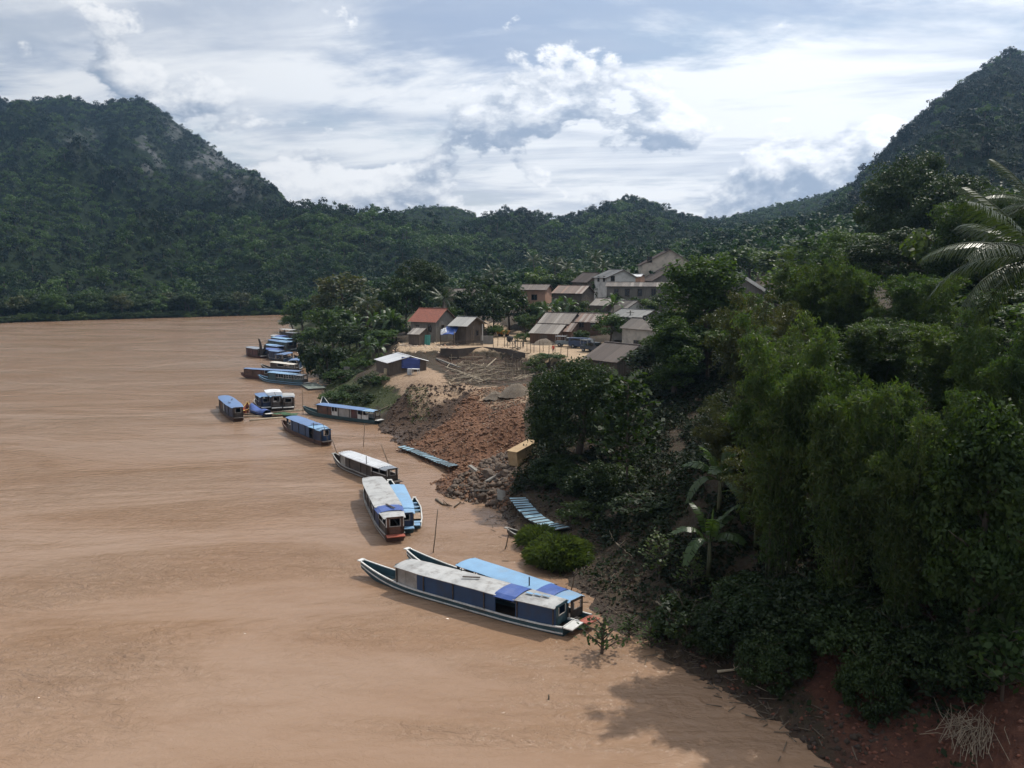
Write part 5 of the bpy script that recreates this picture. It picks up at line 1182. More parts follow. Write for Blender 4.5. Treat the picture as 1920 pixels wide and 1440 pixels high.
# pontoon and plank stair
c0, c1, c2, c3 = [P(u, v, .35) for u, v in ((563,720),(592,717),(611,727),(578,729))]
rt = empty('pontoon', (c0+c1+c2+c3)/4); o0 = (c0+c1+c2+c3)/4; nb = 14
for i in range(nb):
    f0, f1 = i/nb+.006, (i+1)/nb-.006; m_ = MB(); rows = [[c0.lerp(c1, f)-o0, c3.lerp(c2, f)-o0] for f in (f0, f1)]; m_.slab(rows, .07); m_.build('plank', surf('grey_green_plank', (.19, .22, .19), (.14, .16, .14), scale=2, rough=.8, rnd=.15), rt)
m_ = MB(); m_.slab([[c0.lerp(c1, .02)-o0-Vector((0, 0, .08)), c3.lerp(c2, .02)-o0-Vector((0, 0, .08))], [c0.lerp(c1, .98)-o0-Vector((0, 0, .08)), c3.lerp(c2, .98)-o0-Vector((0, 0, .08))]], .3); m_.build('float', WOODDK, rt)
tag(rt, 'grey green plank pontoon at the foot of the stair', 'pontoon')
st = [(612,724,.5),(615,720,.8),(618,716,1.1),(621,713,1.4)]; sb = [(646,709.5,2.1),(650,708,2.4),(654,706.5,2.7),(658,705,3.0),(662,703.5,3.3)]
p0 = P(612, 724, .5); rt = empty('plank_stair', p0); tag(rt, 'stair of pale planks climbing from the pontoon', 'stair')
for u, v, z in st+sb:
    q = onground(u, v, z)+Vector((0, 0, .3))-p0; m_ = MB(); m_.box(q, (1.6, .46, .08), Matrix.Rotation(-.25, 3, 'Z')); m_.build('step', PAINT['plank'], rt)
m_ = MB(); a, b_ = onground(622, 712.5, 1.6)+Vector((0, 0, .35))-p0, onground(645, 710, 1.9)+Vector((0, 0, .35))-p0; m_.bar(a, b_, .9, .07); m_.build('landing', PAINT['plank'], rt)
m_ = MB(); m_.bar(onground(612,725,.1)+Vector((0,0,.18))-p0, onground(624,712.5,1.3)+Vector((0,0,.2))-p0, .09); m_.bar(onground(644,711,1.7)+Vector((0,0,.2))-p0, onground(664,703.5,3.1)+Vector((0,0,.2))-p0, .09); m_.build('stringer', WOODDK, rt)
# dead trunk in the river
q = P(491, 671, 0); m_ = MB()
m_.tube([(0, 0, -1), (.0, 0, 1.2), (-.15, 0, 2.4), (-.25, .1, 3.6), (-.55, .1, 4.6), (-.7, .1, 4.75)], [.62, .50, .36, .30, .24, .12], 8); m_.tube([(.1, 0, .9), (.75, 0, 2.0), (.95, 0, 3.2), (1.0, 0, 3.5)], [.40, .32, .22, .12], 7); m_.tube([(-.2, 0, 3.0), (-.6, 0, 3.3)], [.16, .08], 6)
m_.tube([(.2, 0, -.6), (.9, .1, .5), (1.25, 0, 1.3)], [.3, .2, .1], 6)
tag(m_.build('dead_stump', surf('wet_dark_wood', (.035, .026, .02), (.02, .016, .013), scale=3, rough=.8, bump=.5), loc=q, smooth=True), 'dark dead forked tree trunk standing in the river', 'tree stump')
# broken blue walkways, board by board
def walkway(label, pts, wid, nboard):
    W_ = [onground(u, v, z)+Vector((0, 0, .38)) for u, v, z in pts]; o0 = W_[0].copy(); rt = empty('walkway', o0); tag(rt, label, 'walkway')
    cum = [0]
    for a, b_ in zip(W_, W_[1:]): cum.append(cum[-1]+(b_-a).length)
    def at_(s):
        i = max(0, min(len(W_)-2, int(np.searchsorted(cum, s))-1)); f = (s-cum[i])/(cum[i+1]-cum[i]); return W_[i].lerp(W_[i+1], f), (W_[i+1]-W_[i]).normalized()
    bl = cum[-1]/nboard
    for k in range(nboard):
        c_, d = at_((k+.5)*bl); sd = d.cross(Vector((0, 0, 1))).normalized(); m_ = MB(); tw = random.uniform(-.025, .025); e = d*bl*.41; w2 = sd*(wid/2*random.uniform(.93, 1.05)); z_ = Vector((0, 0, tw))
        m_.slab([[c_-e-w2-o0-z_, c_-e+w2-o0+z_], [c_+e-w2-o0-z_, c_+e+w2-o0+z_]], .05); m_.build('board', BLUEP, rt)
        m_ = MB(); g_ = d*bl*.5; m_.bar(c_+g_-w2*1.04-o0+Vector((0, 0, .02)), c_+g_+w2*1.04-o0+Vector((0, 0, .02)), .13, .06); m_.build('batten', WOODDK, rt)  # dark bars added to draw the shaded gaps between boards
    m_ = MB()
    for s in (-1, 1):
        for a, b_ in zip(W_, W_[1:]):
            sd = (b_-a).normalized().cross(Vector((0, 0, 1))).normalized()*wid*.45*s; m_.bar(a+sd-o0-Vector((0, 0, .11)), b_+sd-o0-Vector((0, 0, .11)), .07)
    m_.build('runner', WOODDK, rt)
walkway('broken pale blue board walkway lying along the foot of the landslide', [(752,842,.3),(775,850,.4),(800,860,.5),(825,871,.5),(852,880,.5)], 1.1, 20)
walkway('broken sky blue board walkway sliding down the dark bank', [(970,940,1.2),(985,960,1.2),(1003,978,1.2),(1025,990,1.0),(1056,1000,1.0)], 1.5, 14)
boat('half sunken grey hull beside the broken sky blue walkway', (952,996,.3), (1046,1010,.5), 1.1, hull='dark', rail='grey', g0=.3, bowrise=.25, name='wrecked_hull', group=None, full=False, sternboard='brown')
# tipped concrete box and broken slabs
c_ = onground(966, 872, 1.5); rt = empty('concrete_box', c_, R(52)); m_ = MB(); Lb, Wb, Hb, t_ = 3.6, 1.15, 1.5, .14
for (cx, cy_, cz, sx, sy, sz) in ((0, 0, Hb-t_/2, Lb, Wb, t_), (0, 0, t_/2, Lb-.01, Wb-.01, t_), (0, Wb/2-t_/2, Hb/2, Lb-.02, t_, Hb-2*t_+.02), (0, -Wb/2+t_/2, Hb/2, Lb-.02, t_, Hb-2*t_+.02), (-Lb/2+t_/2+.03, 0, Hb/2, t_, Wb-2*t_+.02, Hb-2*t_+.02)): m_.box((cx+1.5, cy_, cz), (sx, sy, sz))
m_.build('box_shell', CONC, rt, rot=(0, -.16, 0)); m_ = MB(); m_.box((1.5, 0, Hb+.05), (Lb+.1, Wb+.14, .08)); m_.build('lid', CONC, rt, rot=(0, -.16, 0)); tag(rt, 'tipped yellowed concrete box sticking out of the slope', 'concrete box')
def rock_mesh(seed, n=2, flat=1.0, rough=.35):
    bm = bmesh.new(); bmesh.ops.create_icosphere(bm, subdivisions=n, radius=1); o = Vector((seed*3.7, seed*1.3, 0))
    for v in bm.verts:
        k = 1+rough*mnoise.noise(v.co*1.3+o)+.5*rough*mnoise.noise(v.co*3+o); v.co = Vector((round(v.co.x*k*2.2)/2.2*.4+v.co.x*k*.6, v.co.y*k, v.co.z*k*flat))
    me = bpy.data.meshes.new('rock'); bm.to_mesh(me); bm.free(); me.materials.append(ROCK); return me
RK = [rock_mesh(i, 2, .7) for i in range(5)]
for i, (u, v, s, lab) in enumerate([(918,893,.85,'large leaning rock slab in the rubble'),(905,935,.7,'dark rock at the tip of the rubble'),(883,905,.55,'rounded rock in the middle of the rubble'),(935,878,.6,'rock below the concrete box'),(860,905,.5,'mud covered rock near the walkway end'),(895,915,.6,'angular rock at the rubble foot'),(845,925,.45,'rock at the water edge of the rubble'),
  (925,925,.6,'grey boulder near the inlet'),(945,905,.5,'boulder below the bank bushes'),(872,892,.5,'pale boulder above the walkway end'),(950,890,.7,'boulder right under the concrete box'),(912,908,.45,'small pale boulder among the rubble'),(890,930,.4,'small rock washed by the river'),(930,945,.5,'rock beside the inlet mud')]):
    q = onground(u, v, 1.0); o = obj('boulder', RK[i % 5], None, q+Vector((0, 0, s*.15)), (random.random(), random.random(), random.random()*6), (s, s*.7, s*.8)); tag(o, lab, 'rock')
rng = np.random.default_rng(12)
for k, (u, v, ln) in enumerate([(905,925,1.6),(925,900,1.9),(890,885,1.4),(940,935,1.3)]):
    q = onground(u, v, 1.0); m_ = MB(); m_.box((0, 0, 0), (ln, .8, .16)); o = m_.build('concrete_slab', GREYC, loc=q+Vector((0, 0, .3)), rot=(rng.uniform(-.5, .5), rng.uniform(-.6, .2), rng.uniform(0, 3)))
    tag(o, ['broken concrete slab by the river edge of the rubble', 'longest broken concrete slab leaning in the rubble', 'broken slab half buried in the slide', 'broken slab beside the inlet'][k], 'concrete slab')
# rubble: thousands of stones
def scatter_stones(name, label, poly, n, smin, smax, mat, zoff=0.0, power=3.0):
    xs_ = [p[0] for p in poly]; ys_ = [p[1] for p in poly]; x = rng.uniform(min(xs_), max(xs_), n*4); y = rng.uniform(min(ys_), max(ys_), n*4); ok = inpoly(x, y, poly); x, y = x[ok][:n], y[ok][:n]; n = len(x)
    z = ground_h(np.column_stack([x, y])); ok = z > -.1; x, y, z = x[ok], y[ok], z[ok]; n = len(x)
    base = np.array([(1,0,0),(-1,0,0),(0,1,0),(0,-1,0),(0,0,1),(0,0,-1)], float); tri = np.array([(0,2,4),(2,1,4),(1,3,4),(3,0,4),(2,0,5),(1,2,5),(3,1,5),(0,3,5)])
    s = smin+(smax-smin)*rng.random(n)**power; sc_ = s[:, None]*(.6+.8*rng.random((n, 3)))*np.array([1, 1, .7]); ang_ = rng.random(n)*6.28
    v = base[None]*sc_[:, None, :]+rng.normal(size=(n, 6, 3))*s[:, None, None]*.18; ca, sa = np.cos(ang_)[:, None], np.sin(ang_)[:, None]; vx, vy = v[..., 0]*ca-v[..., 1]*sa, v[..., 0]*sa+v[..., 1]*ca; v = np.stack([vx, vy, v[..., 2]], -1)+np.stack([x, y, z+zoff], -1)[:, None, :]
    f = (np.arange(n)[:, None, None]*6+tri[None]).reshape(-1, 3); tag(obj(name, npmesh(name, v.reshape(-1, 3), f, mat)), label, 'rubble', kind='stuff')
scatter_stones('rubble', 'loose brown stones and clods covering the landslide', LAND, 15000, .03, .26, RUBB, 0, 4.0)
scatter_stones('pale_rubble', 'pale stone chips scattered over the landslide', LAND, 1500, .03, .15, surf('pale_stone', (.34, .27, .20), (.24, .18, .13), scale=2, rough=.9))
RCK2 = world_poly([(835,915),(870,880),(930,865),(975,875),(960,940),(900,945),(860,940)], 1.0)
scatter_stones('boulder_rubble', 'jumbled grey rubble at the foot of the landslide', RCK2, 1300, .07, .42, ROCK, .05, 2.0)
scatter_stones('brick_rubble', 'white and orange rubble along the house terrace edge', world_poly([(735,655),(860,655),(860,645),(735,645)], 7.0), 500, .06, .38, surf('pale_rubble_mix', (.50, .42, .33), (.38, .22, .13), scale=.8, rough=.9))
scatter_stones('shore_clods', 'dark clods and litter along the muddy shore', [(s.x, s.y) for s in SHORE[4:20]]+[(s.x+6, s.y+1) for s in SHORE[4:20]][::-1], 3500, .03, .22, surf('dark_clod', (.042, .027, .018), (.028, .018, .012), scale=2, rough=.9))
scatter_stones('scar_clods', 'dark clods on the fresh landslide scar', SCAR, 2600, .04, .30, surf('scar_clod', (.075, .045, .028), (.045, .027, .018), scale=2, rough=.95))
scatter_stones('red_clods', 'red soil clods on the near slope', [(10, 45), (14, 30), (40, 22), (40, 46)], 6000, .02, .16, surf('red_clod', (.16, .06, .036), (.10, .04, .026), scale=2, rough=.95))
def heap(label, u, v, z, r, h, mat, cat='heap', name='gravel_heap', elong=1.4):
    q = P(u, v, z); rows = []
    for i in range(9):
        f = i/8; rows.append([(math.cos(a)*r*f*elong*(1+.12*mnoise.noise(Vector((math.cos(a)*2, math.sin(a)*2, u)))), math.sin(a)*r*f, h*(math.cos(f*math.pi/2)**1.2)-.15+.22*mnoise.noise(Vector((math.cos(a)*f*4, math.sin(a)*f*4, u)))+.1*mnoise.noise(Vector((math.cos(a)*f*11, math.sin(a)*f*11, u)))) for a in np.linspace(0, 2*math.pi, 25)])
    m_ = MB(); m_.grid(rows); tag(m_.build(name, mat, loc=(q.x, q.y, ground_at(q.x, q.y)), smooth=True), label, cat)
scatter_stones('gravel_stones', 'coarse stones scattered round the terrace gravel heaps', world_poly([(905,728),(988,728),(988,752),(915,756)], 4.9), 1500, .04, .22, surf('gravel_stone', (.22, .175, .125), (.12, .09, .065), scale=2, rough=.95))
GRAV = surf('gravel', (.20, .16, .12), (.12, .095, .07), scale=6, rough=.95, bump=.8, bscale=14); SANDM = surf('sand_pile', (.40, .29, .19), (.31, .22, .145), scale=3, rough=.95, bump=.4)
heap('grey gravel heap on the sandy street', 1021, 646, 7.2, 2.0, 1.3, GRAV); heap('sand heap beside the stake fence', 1000, 658, 7.2, 2.4, .9, SANDM, name='sand_heap'); heap('broad gravel heap on the terrace edge', 968, 742, 4.9, 1.9, 1.7, GRAV); heap('low gravel heap next to the broad one', 930, 742, 4.8, 1.3, 1.0, GRAV)
# corrugated sheets dropped on the terrace
for k, (u, v, a) in enumerate([(945,752,.25),(955,748,.18),(938,756,.3)]):
    q = onground(u, v, 4.6); o = sheet_mesh(3.2, .9).build('loose_roof_sheet', ROOFM['grey'] if k else BLUEP, loc=q+Vector((1.0, 0, .12+.04*k)), rot=(.04, 0, R(90)+a)); tag(o, ['pale blue roof sheet dropped on the terrace edge', 'grey roof sheet lying on the blue one', 'lower grey roof sheet at the terrace edge'][k], 'roof sheet')
# building plot: stakes, poles and beams
STK = [(925,652),(933,650),(946,651),(952,652),(976,657),(981,650),(988,660),(995,661),(1001,662),(1012,664),(1019,660),(1029,666),(1041,663),(1051,666),(1064,668),(962,655),(970,656)]
for i, (u, v) in enumerate(STK):
    q = P(u, v, 7.15); h_ = random.uniform(1.7, 2.5); m_ = MB(); m_.tube([(0, 0, -.4), (random.uniform(-.12, .12), 0, h_)], [.07, .055], 6); tag(m_.build('stake', POLE, loc=(q.x, q.y, ground_at(q.x, q.y))), 'rough wooden stake along the edge of the building plot', 'stake', 'stakes around the building plot')
for i in range(16):
    u = 948+i*2.6; v = 676+i*1.3; q = P(u, v+12, 4.9); m_ = MB(); m_.tube([(0, 0, -.3), (random.uniform(-.05, .05), 0, random.uniform(1.6, 2.2))], .06, 5); tag(m_.build('palisade_post', POLE, loc=(q.x, q.y, ground_at(q.x, q.y))), 'thin post of the palisade beside the mango tree', 'post', 'palisade posts of the plot')
PITM = [((818,674),(862,692),.16,'concrete ring beam running towards the dirt terrace'),((842,672),(905,672),.09,'pole lying along the far side of the plot'),((880,682),(900,688),.09,'short pale pole in the plot'),((912,690),(930,675),.10,'pale pole propped up in the plot'),((942,682),(966,688),.09,'pale pole lying slanted in the plot'),
  ((980,680),(995,691),.10,'pole leaning at the palisade'),((900,692),(985,694),.10,'long beam along the near side of the plot'),((862,700),(900,712),.10,'long pole beside the terrace path'),((905,668),(925,660),.07,'thin pole leaning on the terrace wall'),((885,692),(940,689),.08,'pale plank lying across the plot'),
  ((835,690),(865,700),.10,'pole at the corner of the plot'),((895,680),(918,678),.07,'short pole laid between the stakes'),((930,700),(975,698),.08,'second beam near the grass strip'),((870,704),(905,716),.08,'thin pole lying over the debris'),((848,712),(880,708),.07,'thin stick beside the terrace path')]
for (a, b_, r_, lab) in PITM:
    p1, p2 = onground(*a, 4.8), onground(*b_, 4.8); d = p2-p1; m_ = MB(); m_.bar(Vector((0, 0, .15)), d+Vector((0, 0, .18+random.random()*.3)), r_*2, r_*1.6); tag(m_.build('beam' if r_ > .09 else 'loose_pole', GREYC if r_ > .15 else PALEP, loc=p1), lab, 'beam' if r_ > .09 else 'pole')
rngp = random.Random(4); m_ = MB(); m2_ = MB()
for i in range(150):
    u, v = rngp.uniform(835, 985), rngp.uniform(680, 720); q = P(u, v, 4.75); z = max(ground_at(q.x, q.y), 0); a = rngp.gauss(.2, .7); l = rngp.uniform(.8, 3.4); m2_.bar((q.x, q.y, z+.1), (q.x+math.cos(a)*l, q.y+math.sin(a)*l, z+.1+rngp.uniform(-.02, .5)), .09)
for i in range(70):
    u, v = rngp.uniform(838, 988), rngp.uniform(678, 716); q = P(u, v, 4.75); z = max(ground_at(q.x, q.y), 0); m2_.bar((q.x, q.y, z-.2), (q.x+rngp.uniform(-.15, .15), q.y, z+rngp.uniform(.5, 1.5)), .08)
tag(m2_.build('plot_poles', PALEP), 'pale poles and short uprights crowding the building plot', 'debris', kind='stuff')
for i in range(420):
    u, v = rngp.uniform(835, 990), rngp.uniform(676, 722); q = P(u, v, 4.75); z = max(ground_at(q.x, q.y), 0); a = rngp.uniform(0, 6.28); l = rngp.uniform(.4, 2.6); m_.bar((q.x, q.y, z+.06), (q.x+math.cos(a)*l, q.y+math.sin(a)*l, z+.06+rngp.uniform(-.02, .25)), .08)
tag(m_.build('plot_debris', POLE), 'tangle of sticks and debris littering the building plot', 'debris', kind='stuff')
m_ = MB(); W1 = [P(u, v, 7.0) for u, v in ((826,655),(860,656),(905,652),(950,656),(985,664))]
rows = [[Vector((p.x, p.y-.9, p.z-2.9)), Vector((p.x, p.y-.75, p.z-1.2)), Vector((p.x, p.y-.6, p.z+.25)), Vector((p.x, p.y-.2, p.z+.25)), Vector((p.x, p.y, p.z-.6))] for p in W1]; m_.grid(rows); tag(m_.build('retaining_wall', surf('earth_stained_wall', (.075, .055, .042), (.05, .037, .03), scale=1.0, rough=.95, bump=.6)), 'dark earth stained retaining wall behind the building plot', 'wall')
# things round the zinc roofed shed
def drum(label, u, v, r, h, mat, z=4.6):
    q = onground(u, v, z); m_ = MB(); m_.tube([(0, 0, 0), (0, 0, .04), (0, 0, h*.33), (0, 0, h*.34), (0, 0, h*.66), (0, 0, h*.67), (0, 0, h-.04), (0, 0, h)], [r*.97, r, r, r*1.04, r*1.04, r, r, r*.95], 12); tag(m_.build('drum', mat, loc=q, smooth=False), label, 'drum')
YD = surf('yellowed_drum', (.46, .36, .22), (.38, .29, .18), scale=2, rough=.6, dirt=(.25, .18, .12), dfac=.5); WD = surf('white_drum', (.5, .52, .54), (.42, .44, .46), scale=2, rough=.5)
drum('yellowed drum beside the zinc roofed shed', 725, 702, .45, 1.0, YD); drum('second yellowed drum, next to its twin', 732, 703, .43, 1.0, YD); drum('white drum at the blue side of the zinc roofed shed', 768, 702, .40, .95, WD)
q = onground(779, 702, 4.6); rt = empty('work_table', q, -.3); m_ = MB(); m_.box((0, 0, .9), (1.3, .8, .06)); m_.build('table_top', PAINT['white'], rt)
for sx in (-1, 1):
    for sy in (-1, 1): m_ = MB(); m_.box((sx*.58, sy*.33, .43), (.07, .07, .88)); m_.build('leg', PAINT['white'], rt)
tag(rt, 'white work table beside the white drum', 'table')
def cloth(label, corners, sagn, mat, n=9, name='tarpaulin', amp=.12):
    a, b_, c_, d = [Vector(x) for x in corners]; o0 = (a+b_+c_+d)/4; rows = []
    for i in range(n):
        f = i/(n-1); rows.append([a.lerp(b_, g).lerp(d.lerp(c_, g), f)-o0+Vector((0, amp*.5*math.sin(g*11+f*5), -sagn*math.sin(math.pi*f)*math.sin(math.pi*g)+amp*mnoise.noise(Vector((f*4, g*5, o0.x))))) for g in np.linspace(0, 1, n)])
    m_ = MB(); m_.slab(rows, .015); tag(m_.build(name, mat, loc=o0, smooth=True), label, 'tarpaulin')
TARP = PAINT['r_tarp']
cloth('blue tarpaulin hung over the side of the zinc roofed shed', [PD(753,669,136.5), PD(788,673,137.5), PD(787,692,137.3), PD(753,690,136.3)], 0, surf('dark_blue_tarp', (.035, .06, .22), (.026, .045, .16), scale=1.5, rough=.5, bump=.4, bscale=3), amp=.06)
cloth('crumpled blue tarpaulin awning in front of the posted porch', [PD(838,612,165), PD(861,611,165), PD(852,627,161.5), PD(826,627,162.5)], .25, TARP, amp=.35)
cloth('pale end of a tarpaulin draped beside the blue awning', [PD(826,619,162.5), PD(836,613,163), PD(838,623,161.8), PD(826,628,161.8)], .05, PAINT['r_white'], amp=.2)
for k, (u, v, h_) in enumerate([(826,646,3.2),(852,648,3.0),(872,645,4.0),(905,646,4.3),(888,646,3.8)]):
    q = P(u, v, 7.2); m_ = MB(); m_.box((0, 0, h_/2-.2), (.16, .16, h_)); tag(m_.build('porch_post', TRIM if k in (2, 3) else POLE, loc=(q.x, q.y, 7.15)), ['dark post holding the tarpaulin awning', 'dark post at the awning corner', 'white post at the porch corner', 'white post at the far porch corner', 'dark middle post of the porch'][k], 'post')
m_ = MB(); a, b_ = P(826,648,7.2), P(905,648,7.2)
for i in range(34): p_ = a.lerp(b_, i/33)-a; m_.box(p_+Vector((0, 0, .55)), (.14, .04, 1.1))
m_.bar(Vector((0, .05, .9)), b_-a+Vector((0, .05, .9)), .06); m_.bar(Vector((0, .05, .3)), b_-a+Vector((0, .05, .3)), .06)
tag(m_.build('picket_fence', WOODDK, loc=(a.x, a.y, 7.1)), 'dark board fence below the awning and porch', 'fence')
q = P(913, 645, 7.2); m_ = MB(); m_.box((0, 0, .8), (2.6, .18, 1.7)); tag(m_.build('garden_wall', WALL['conc'], loc=q, rot=(0, 0, -.3)), 'short concrete wall beside the porch', 'wall')
q = P(801, 647, 7.2); m_ = MB(); rows = [[Vector((x, .03*math.sin(x*14), z)) for x in np.linspace(-.65, .65, 12)] for z in (2.05, 1.0, .0)]; m_.grid(rows); tag(m_.build('metal_sheet', surf('turquoise_sheet', (.09, .34, .28), (.07, .27, .23), scale=2, rough=.45), loc=q+Vector((0, 0, -.05)), rot=(-.12, 0, -.4)), 'bright turquoise metal sheet leaning against the low shed', 'metal sheet')
# utility posts with a wire
for k, (u, vb, vt, D) in enumerate([(1182,645,582,150),(1332,560,482,150)]):
    p_ = PD(u, vt, D); g_ = ground_at(p_.x, p_.y); m_ = MB(); m_.tube([(0, 0, -.5), (0, 0, p_.z-g_)], [.16, .11], 8); m_.box((0, 0, p_.z-g_-.4), (1.4, .1, .1)); tag(m_.build('utility_pole', GREYC, loc=(p_.x, p_.y, g_)), ['grey utility pole in front of the dark board house', 'grey utility pole behind the two peaked tree'][k], 'utility pole')
q = PD(1210, 596, 128.0); m_ = MB(); m_.tube([(math.cos(a)*.34, math.sin(a)*.34, 0) for a in np.linspace(0, 2*math.pi, 17)], .13, 8, cap=False); tag(m_.build('tyre', surf('black_rubber', (.02, .02, .02), (.015, .015, .015), scale=5, rough=.8), loc=q, rot=(R(60), 0, .3), smooth=True), 'old black tyre lying on the pale roof edge', 'tyre')
# ---- vehicles on the street
PB = surf('truck_blue_paint', (.022, .045, .10), (.018, .035, .08), scale=2, rough=.35, bump=0, dirt=(.14, .11, .08), dfac=.4); PDK = surf('truck_dark_paint', (.025, .03, .04), (.02, .022, .03), scale=2, rough=.35, bump=0, dirt=(.1, .08, .06), dfac=.4); PG = surf('van_grey_paint', (.16, .19, .20), (.12, .14, .15), scale=2, rough=.35, bump=0, dirt=(.2, .16, .12), dfac=.4)
RUB = surf('tyre_rubber', (.02, .02, .02), (.015, .015, .015), scale=5, rough=.85); RIM = surf('wheel_rim', (.3, .3, .3), (.2, .2, .2), scale=5, rough=.4)
def profile_body(prof, w_, name, mat, parent, taper=.0):
    m_ = MB(); n = len(prof); vs = [(x, -w_/2+(taper if z > 1.1 else 0), z) for x, z in prof]+[(x, w_/2-(taper if z > 1.1 else 0), z) for x, z in prof]
    m_.add(vs, [tuple(range(n)), tuple(range(2*n-1, n-1, -1))]+[(i, (i+1) % n, n+(i+1) % n, n+i) for i in range(n)]); o = m_.build(name, mat, parent); bv = o.modifiers.new('bevel', 'BEVEL'); bv.width = .05; bv.segments = 2; bv.limit_method = 'ANGLE'; return o
def vehicle(label, u, v, ang, prof, w_, mat, wheels, glass, name, bed=None, z=7.2):
    q = P(u, v, z); rt = empty(name, (q.x, q.y, ground_at(q.x, q.y)), R(ang)); tag(rt, label, 'truck' if 'truck' in name else 'van')
    profile_body(prof, w_, 'body', mat, rt, .08)
    for x in wheels:
        for s in (-1, 1):
            m_ = MB(); m_.tube([(x, s*(w_/2-.2), .38), (x, s*(w_/2-.18), .38), (x, s*(w_/2+.02), .38), (x, s*(w_/2+.04), .38)], [.30, .38, .38, .30], 14); wo = m_.build('wheel', RUB, rt); m_ = MB(); m_.tube([(x, s*(w_/2+.0), .38), (x, s*(w_/2+.055), .38)], .20, 10); m_.build('rim', RIM, wo)
    for (x0, z0, x1, z1, side) in glass:
        m_ = MB()
        if side == 's':
            for s in (-1, 1): m_.box(((x0+x1)/2, s*(w_/2-.075), (z0+z1)/2), (x1-x0, .03, z1-z0))
        else: m_.bar((x0+.04, 0, z0), (x1+.04, 0, z1), w_*.82, .03)
        m_.build('windscreen' if side == 'f' else 'side_window', GLASS, rt)
    for s in (-1, 1):
        m_ = MB(); m_.box((max(p[0] for p in prof)+.01, s*(w_/2-.3), .85), (.05, .28, .16)); m_.build('headlight', PAINT['white'], rt)
    if bed:
        m_ = MB(); m_.box(((bed[0]+bed[1])/2, 0, bed[2]), (bed[1]-bed[0], w_, .06)); m_.build('cargo_roof', ROOFM['grey'], rt)
        for x in (bed[0]+.1, (bed[0]+bed[1])/2, bed[1]-.1):
            for s in (-1, 1): m_ = MB(); m_.box((x, s*(w_/2-.06), (bed[2]+1.0)/2+.3), (.06, .06, bed[2]-.95)); m_.build('cargo_post', RIM, rt)
PU = [(-2.5,.45),(2.4,.45),(2.5,.7),(2.45,1.05),(1.5,1.15),(.95,1.75),(-.35,1.78),(-.5,1.12),(-2.5,1.12)]; VAN = [(-2.4,.4),(2.3,.4),(2.4,.8),(2.25,1.15),(1.55,1.95),(-2.35,2.0),(-2.45,1.2)]
vehicle('grey passenger truck with a canopied bed parked before the workshop', 1066, 650, -18, PU, 1.8, PG, (-1.6, 1.55), [(-.3,1.2,.85,1.7,'s'),(1.5,1.18,.98,1.72,'f')], 'passenger_truck', (-2.5, -.45, 2.0)); vehicle('blue minivan parked between the grey and the black truck', 1091, 653, -24, VAN, 1.8, PB, (-1.5, 1.5), [(-2.0,1.25,1.2,1.8,'s'),(2.2,1.2,1.6,1.9,'f')], 'minivan')
vehicle('black pickup truck parked nearest the stake fence', 1112, 660, -50, PU, 1.9, PDK, (-1.6, 1.55), [(-.3,1.2,.85,1.7,'s'),(1.5,1.18,.98,1.72,'f')], 'pickup_truck', (-2.5, -.45, 2.1))
# orange skip, cement mixer
q = P(944, 630, 7.3); m_ = MB(); prof = [(-1.3,.5),(1.0,.5),(1.5,1.3),(-1.5,1.3)]; rt = empty('dump_cart', (q.x, q.y, ground_at(q.x, q.y)), -.2); profile_body(prof, 1.4, 'tub', surf('orange_paint', (.50, .22, .04), (.40, .17, .035), scale=2, rough=.5, dirt=(.3, .2, .12), dfac=.4), rt)
for x in (-.8, .8):
    for s in (-1, 1): m_ = MB(); m_.tube([(x, s*.62, .32), (x, s*.8, .32)], .32, 12); m_.build('wheel', RUB, rt)
tag(rt, 'orange dump cart at the bend of the sandy street', 'cart')
q = P(956, 647, 7.2); rt = empty('cement_mixer', q, .5); m_ = MB(); m_.tube([(-.6, 0, 1.0), (-.35, 0, 1.1), (.1, 0, 1.25), (.45, 0, 1.4), (.55, 0, 1.45)], [.25, .62, .66, .38, .34], 12); m_.build('drum', RUB, rt, smooth=True); m_ = MB()
for s in (-1, 1): m_.bar((-.5, s*.5, 0), (0, s*.6, 1.2), .07); m_.bar((.6, s*.5, 0), (0, s*.6, 1.2), .07)
m_.build('stand', RIM, rt); tag(rt, 'dark cement mixer standing behind the stakes', 'cement mixer')
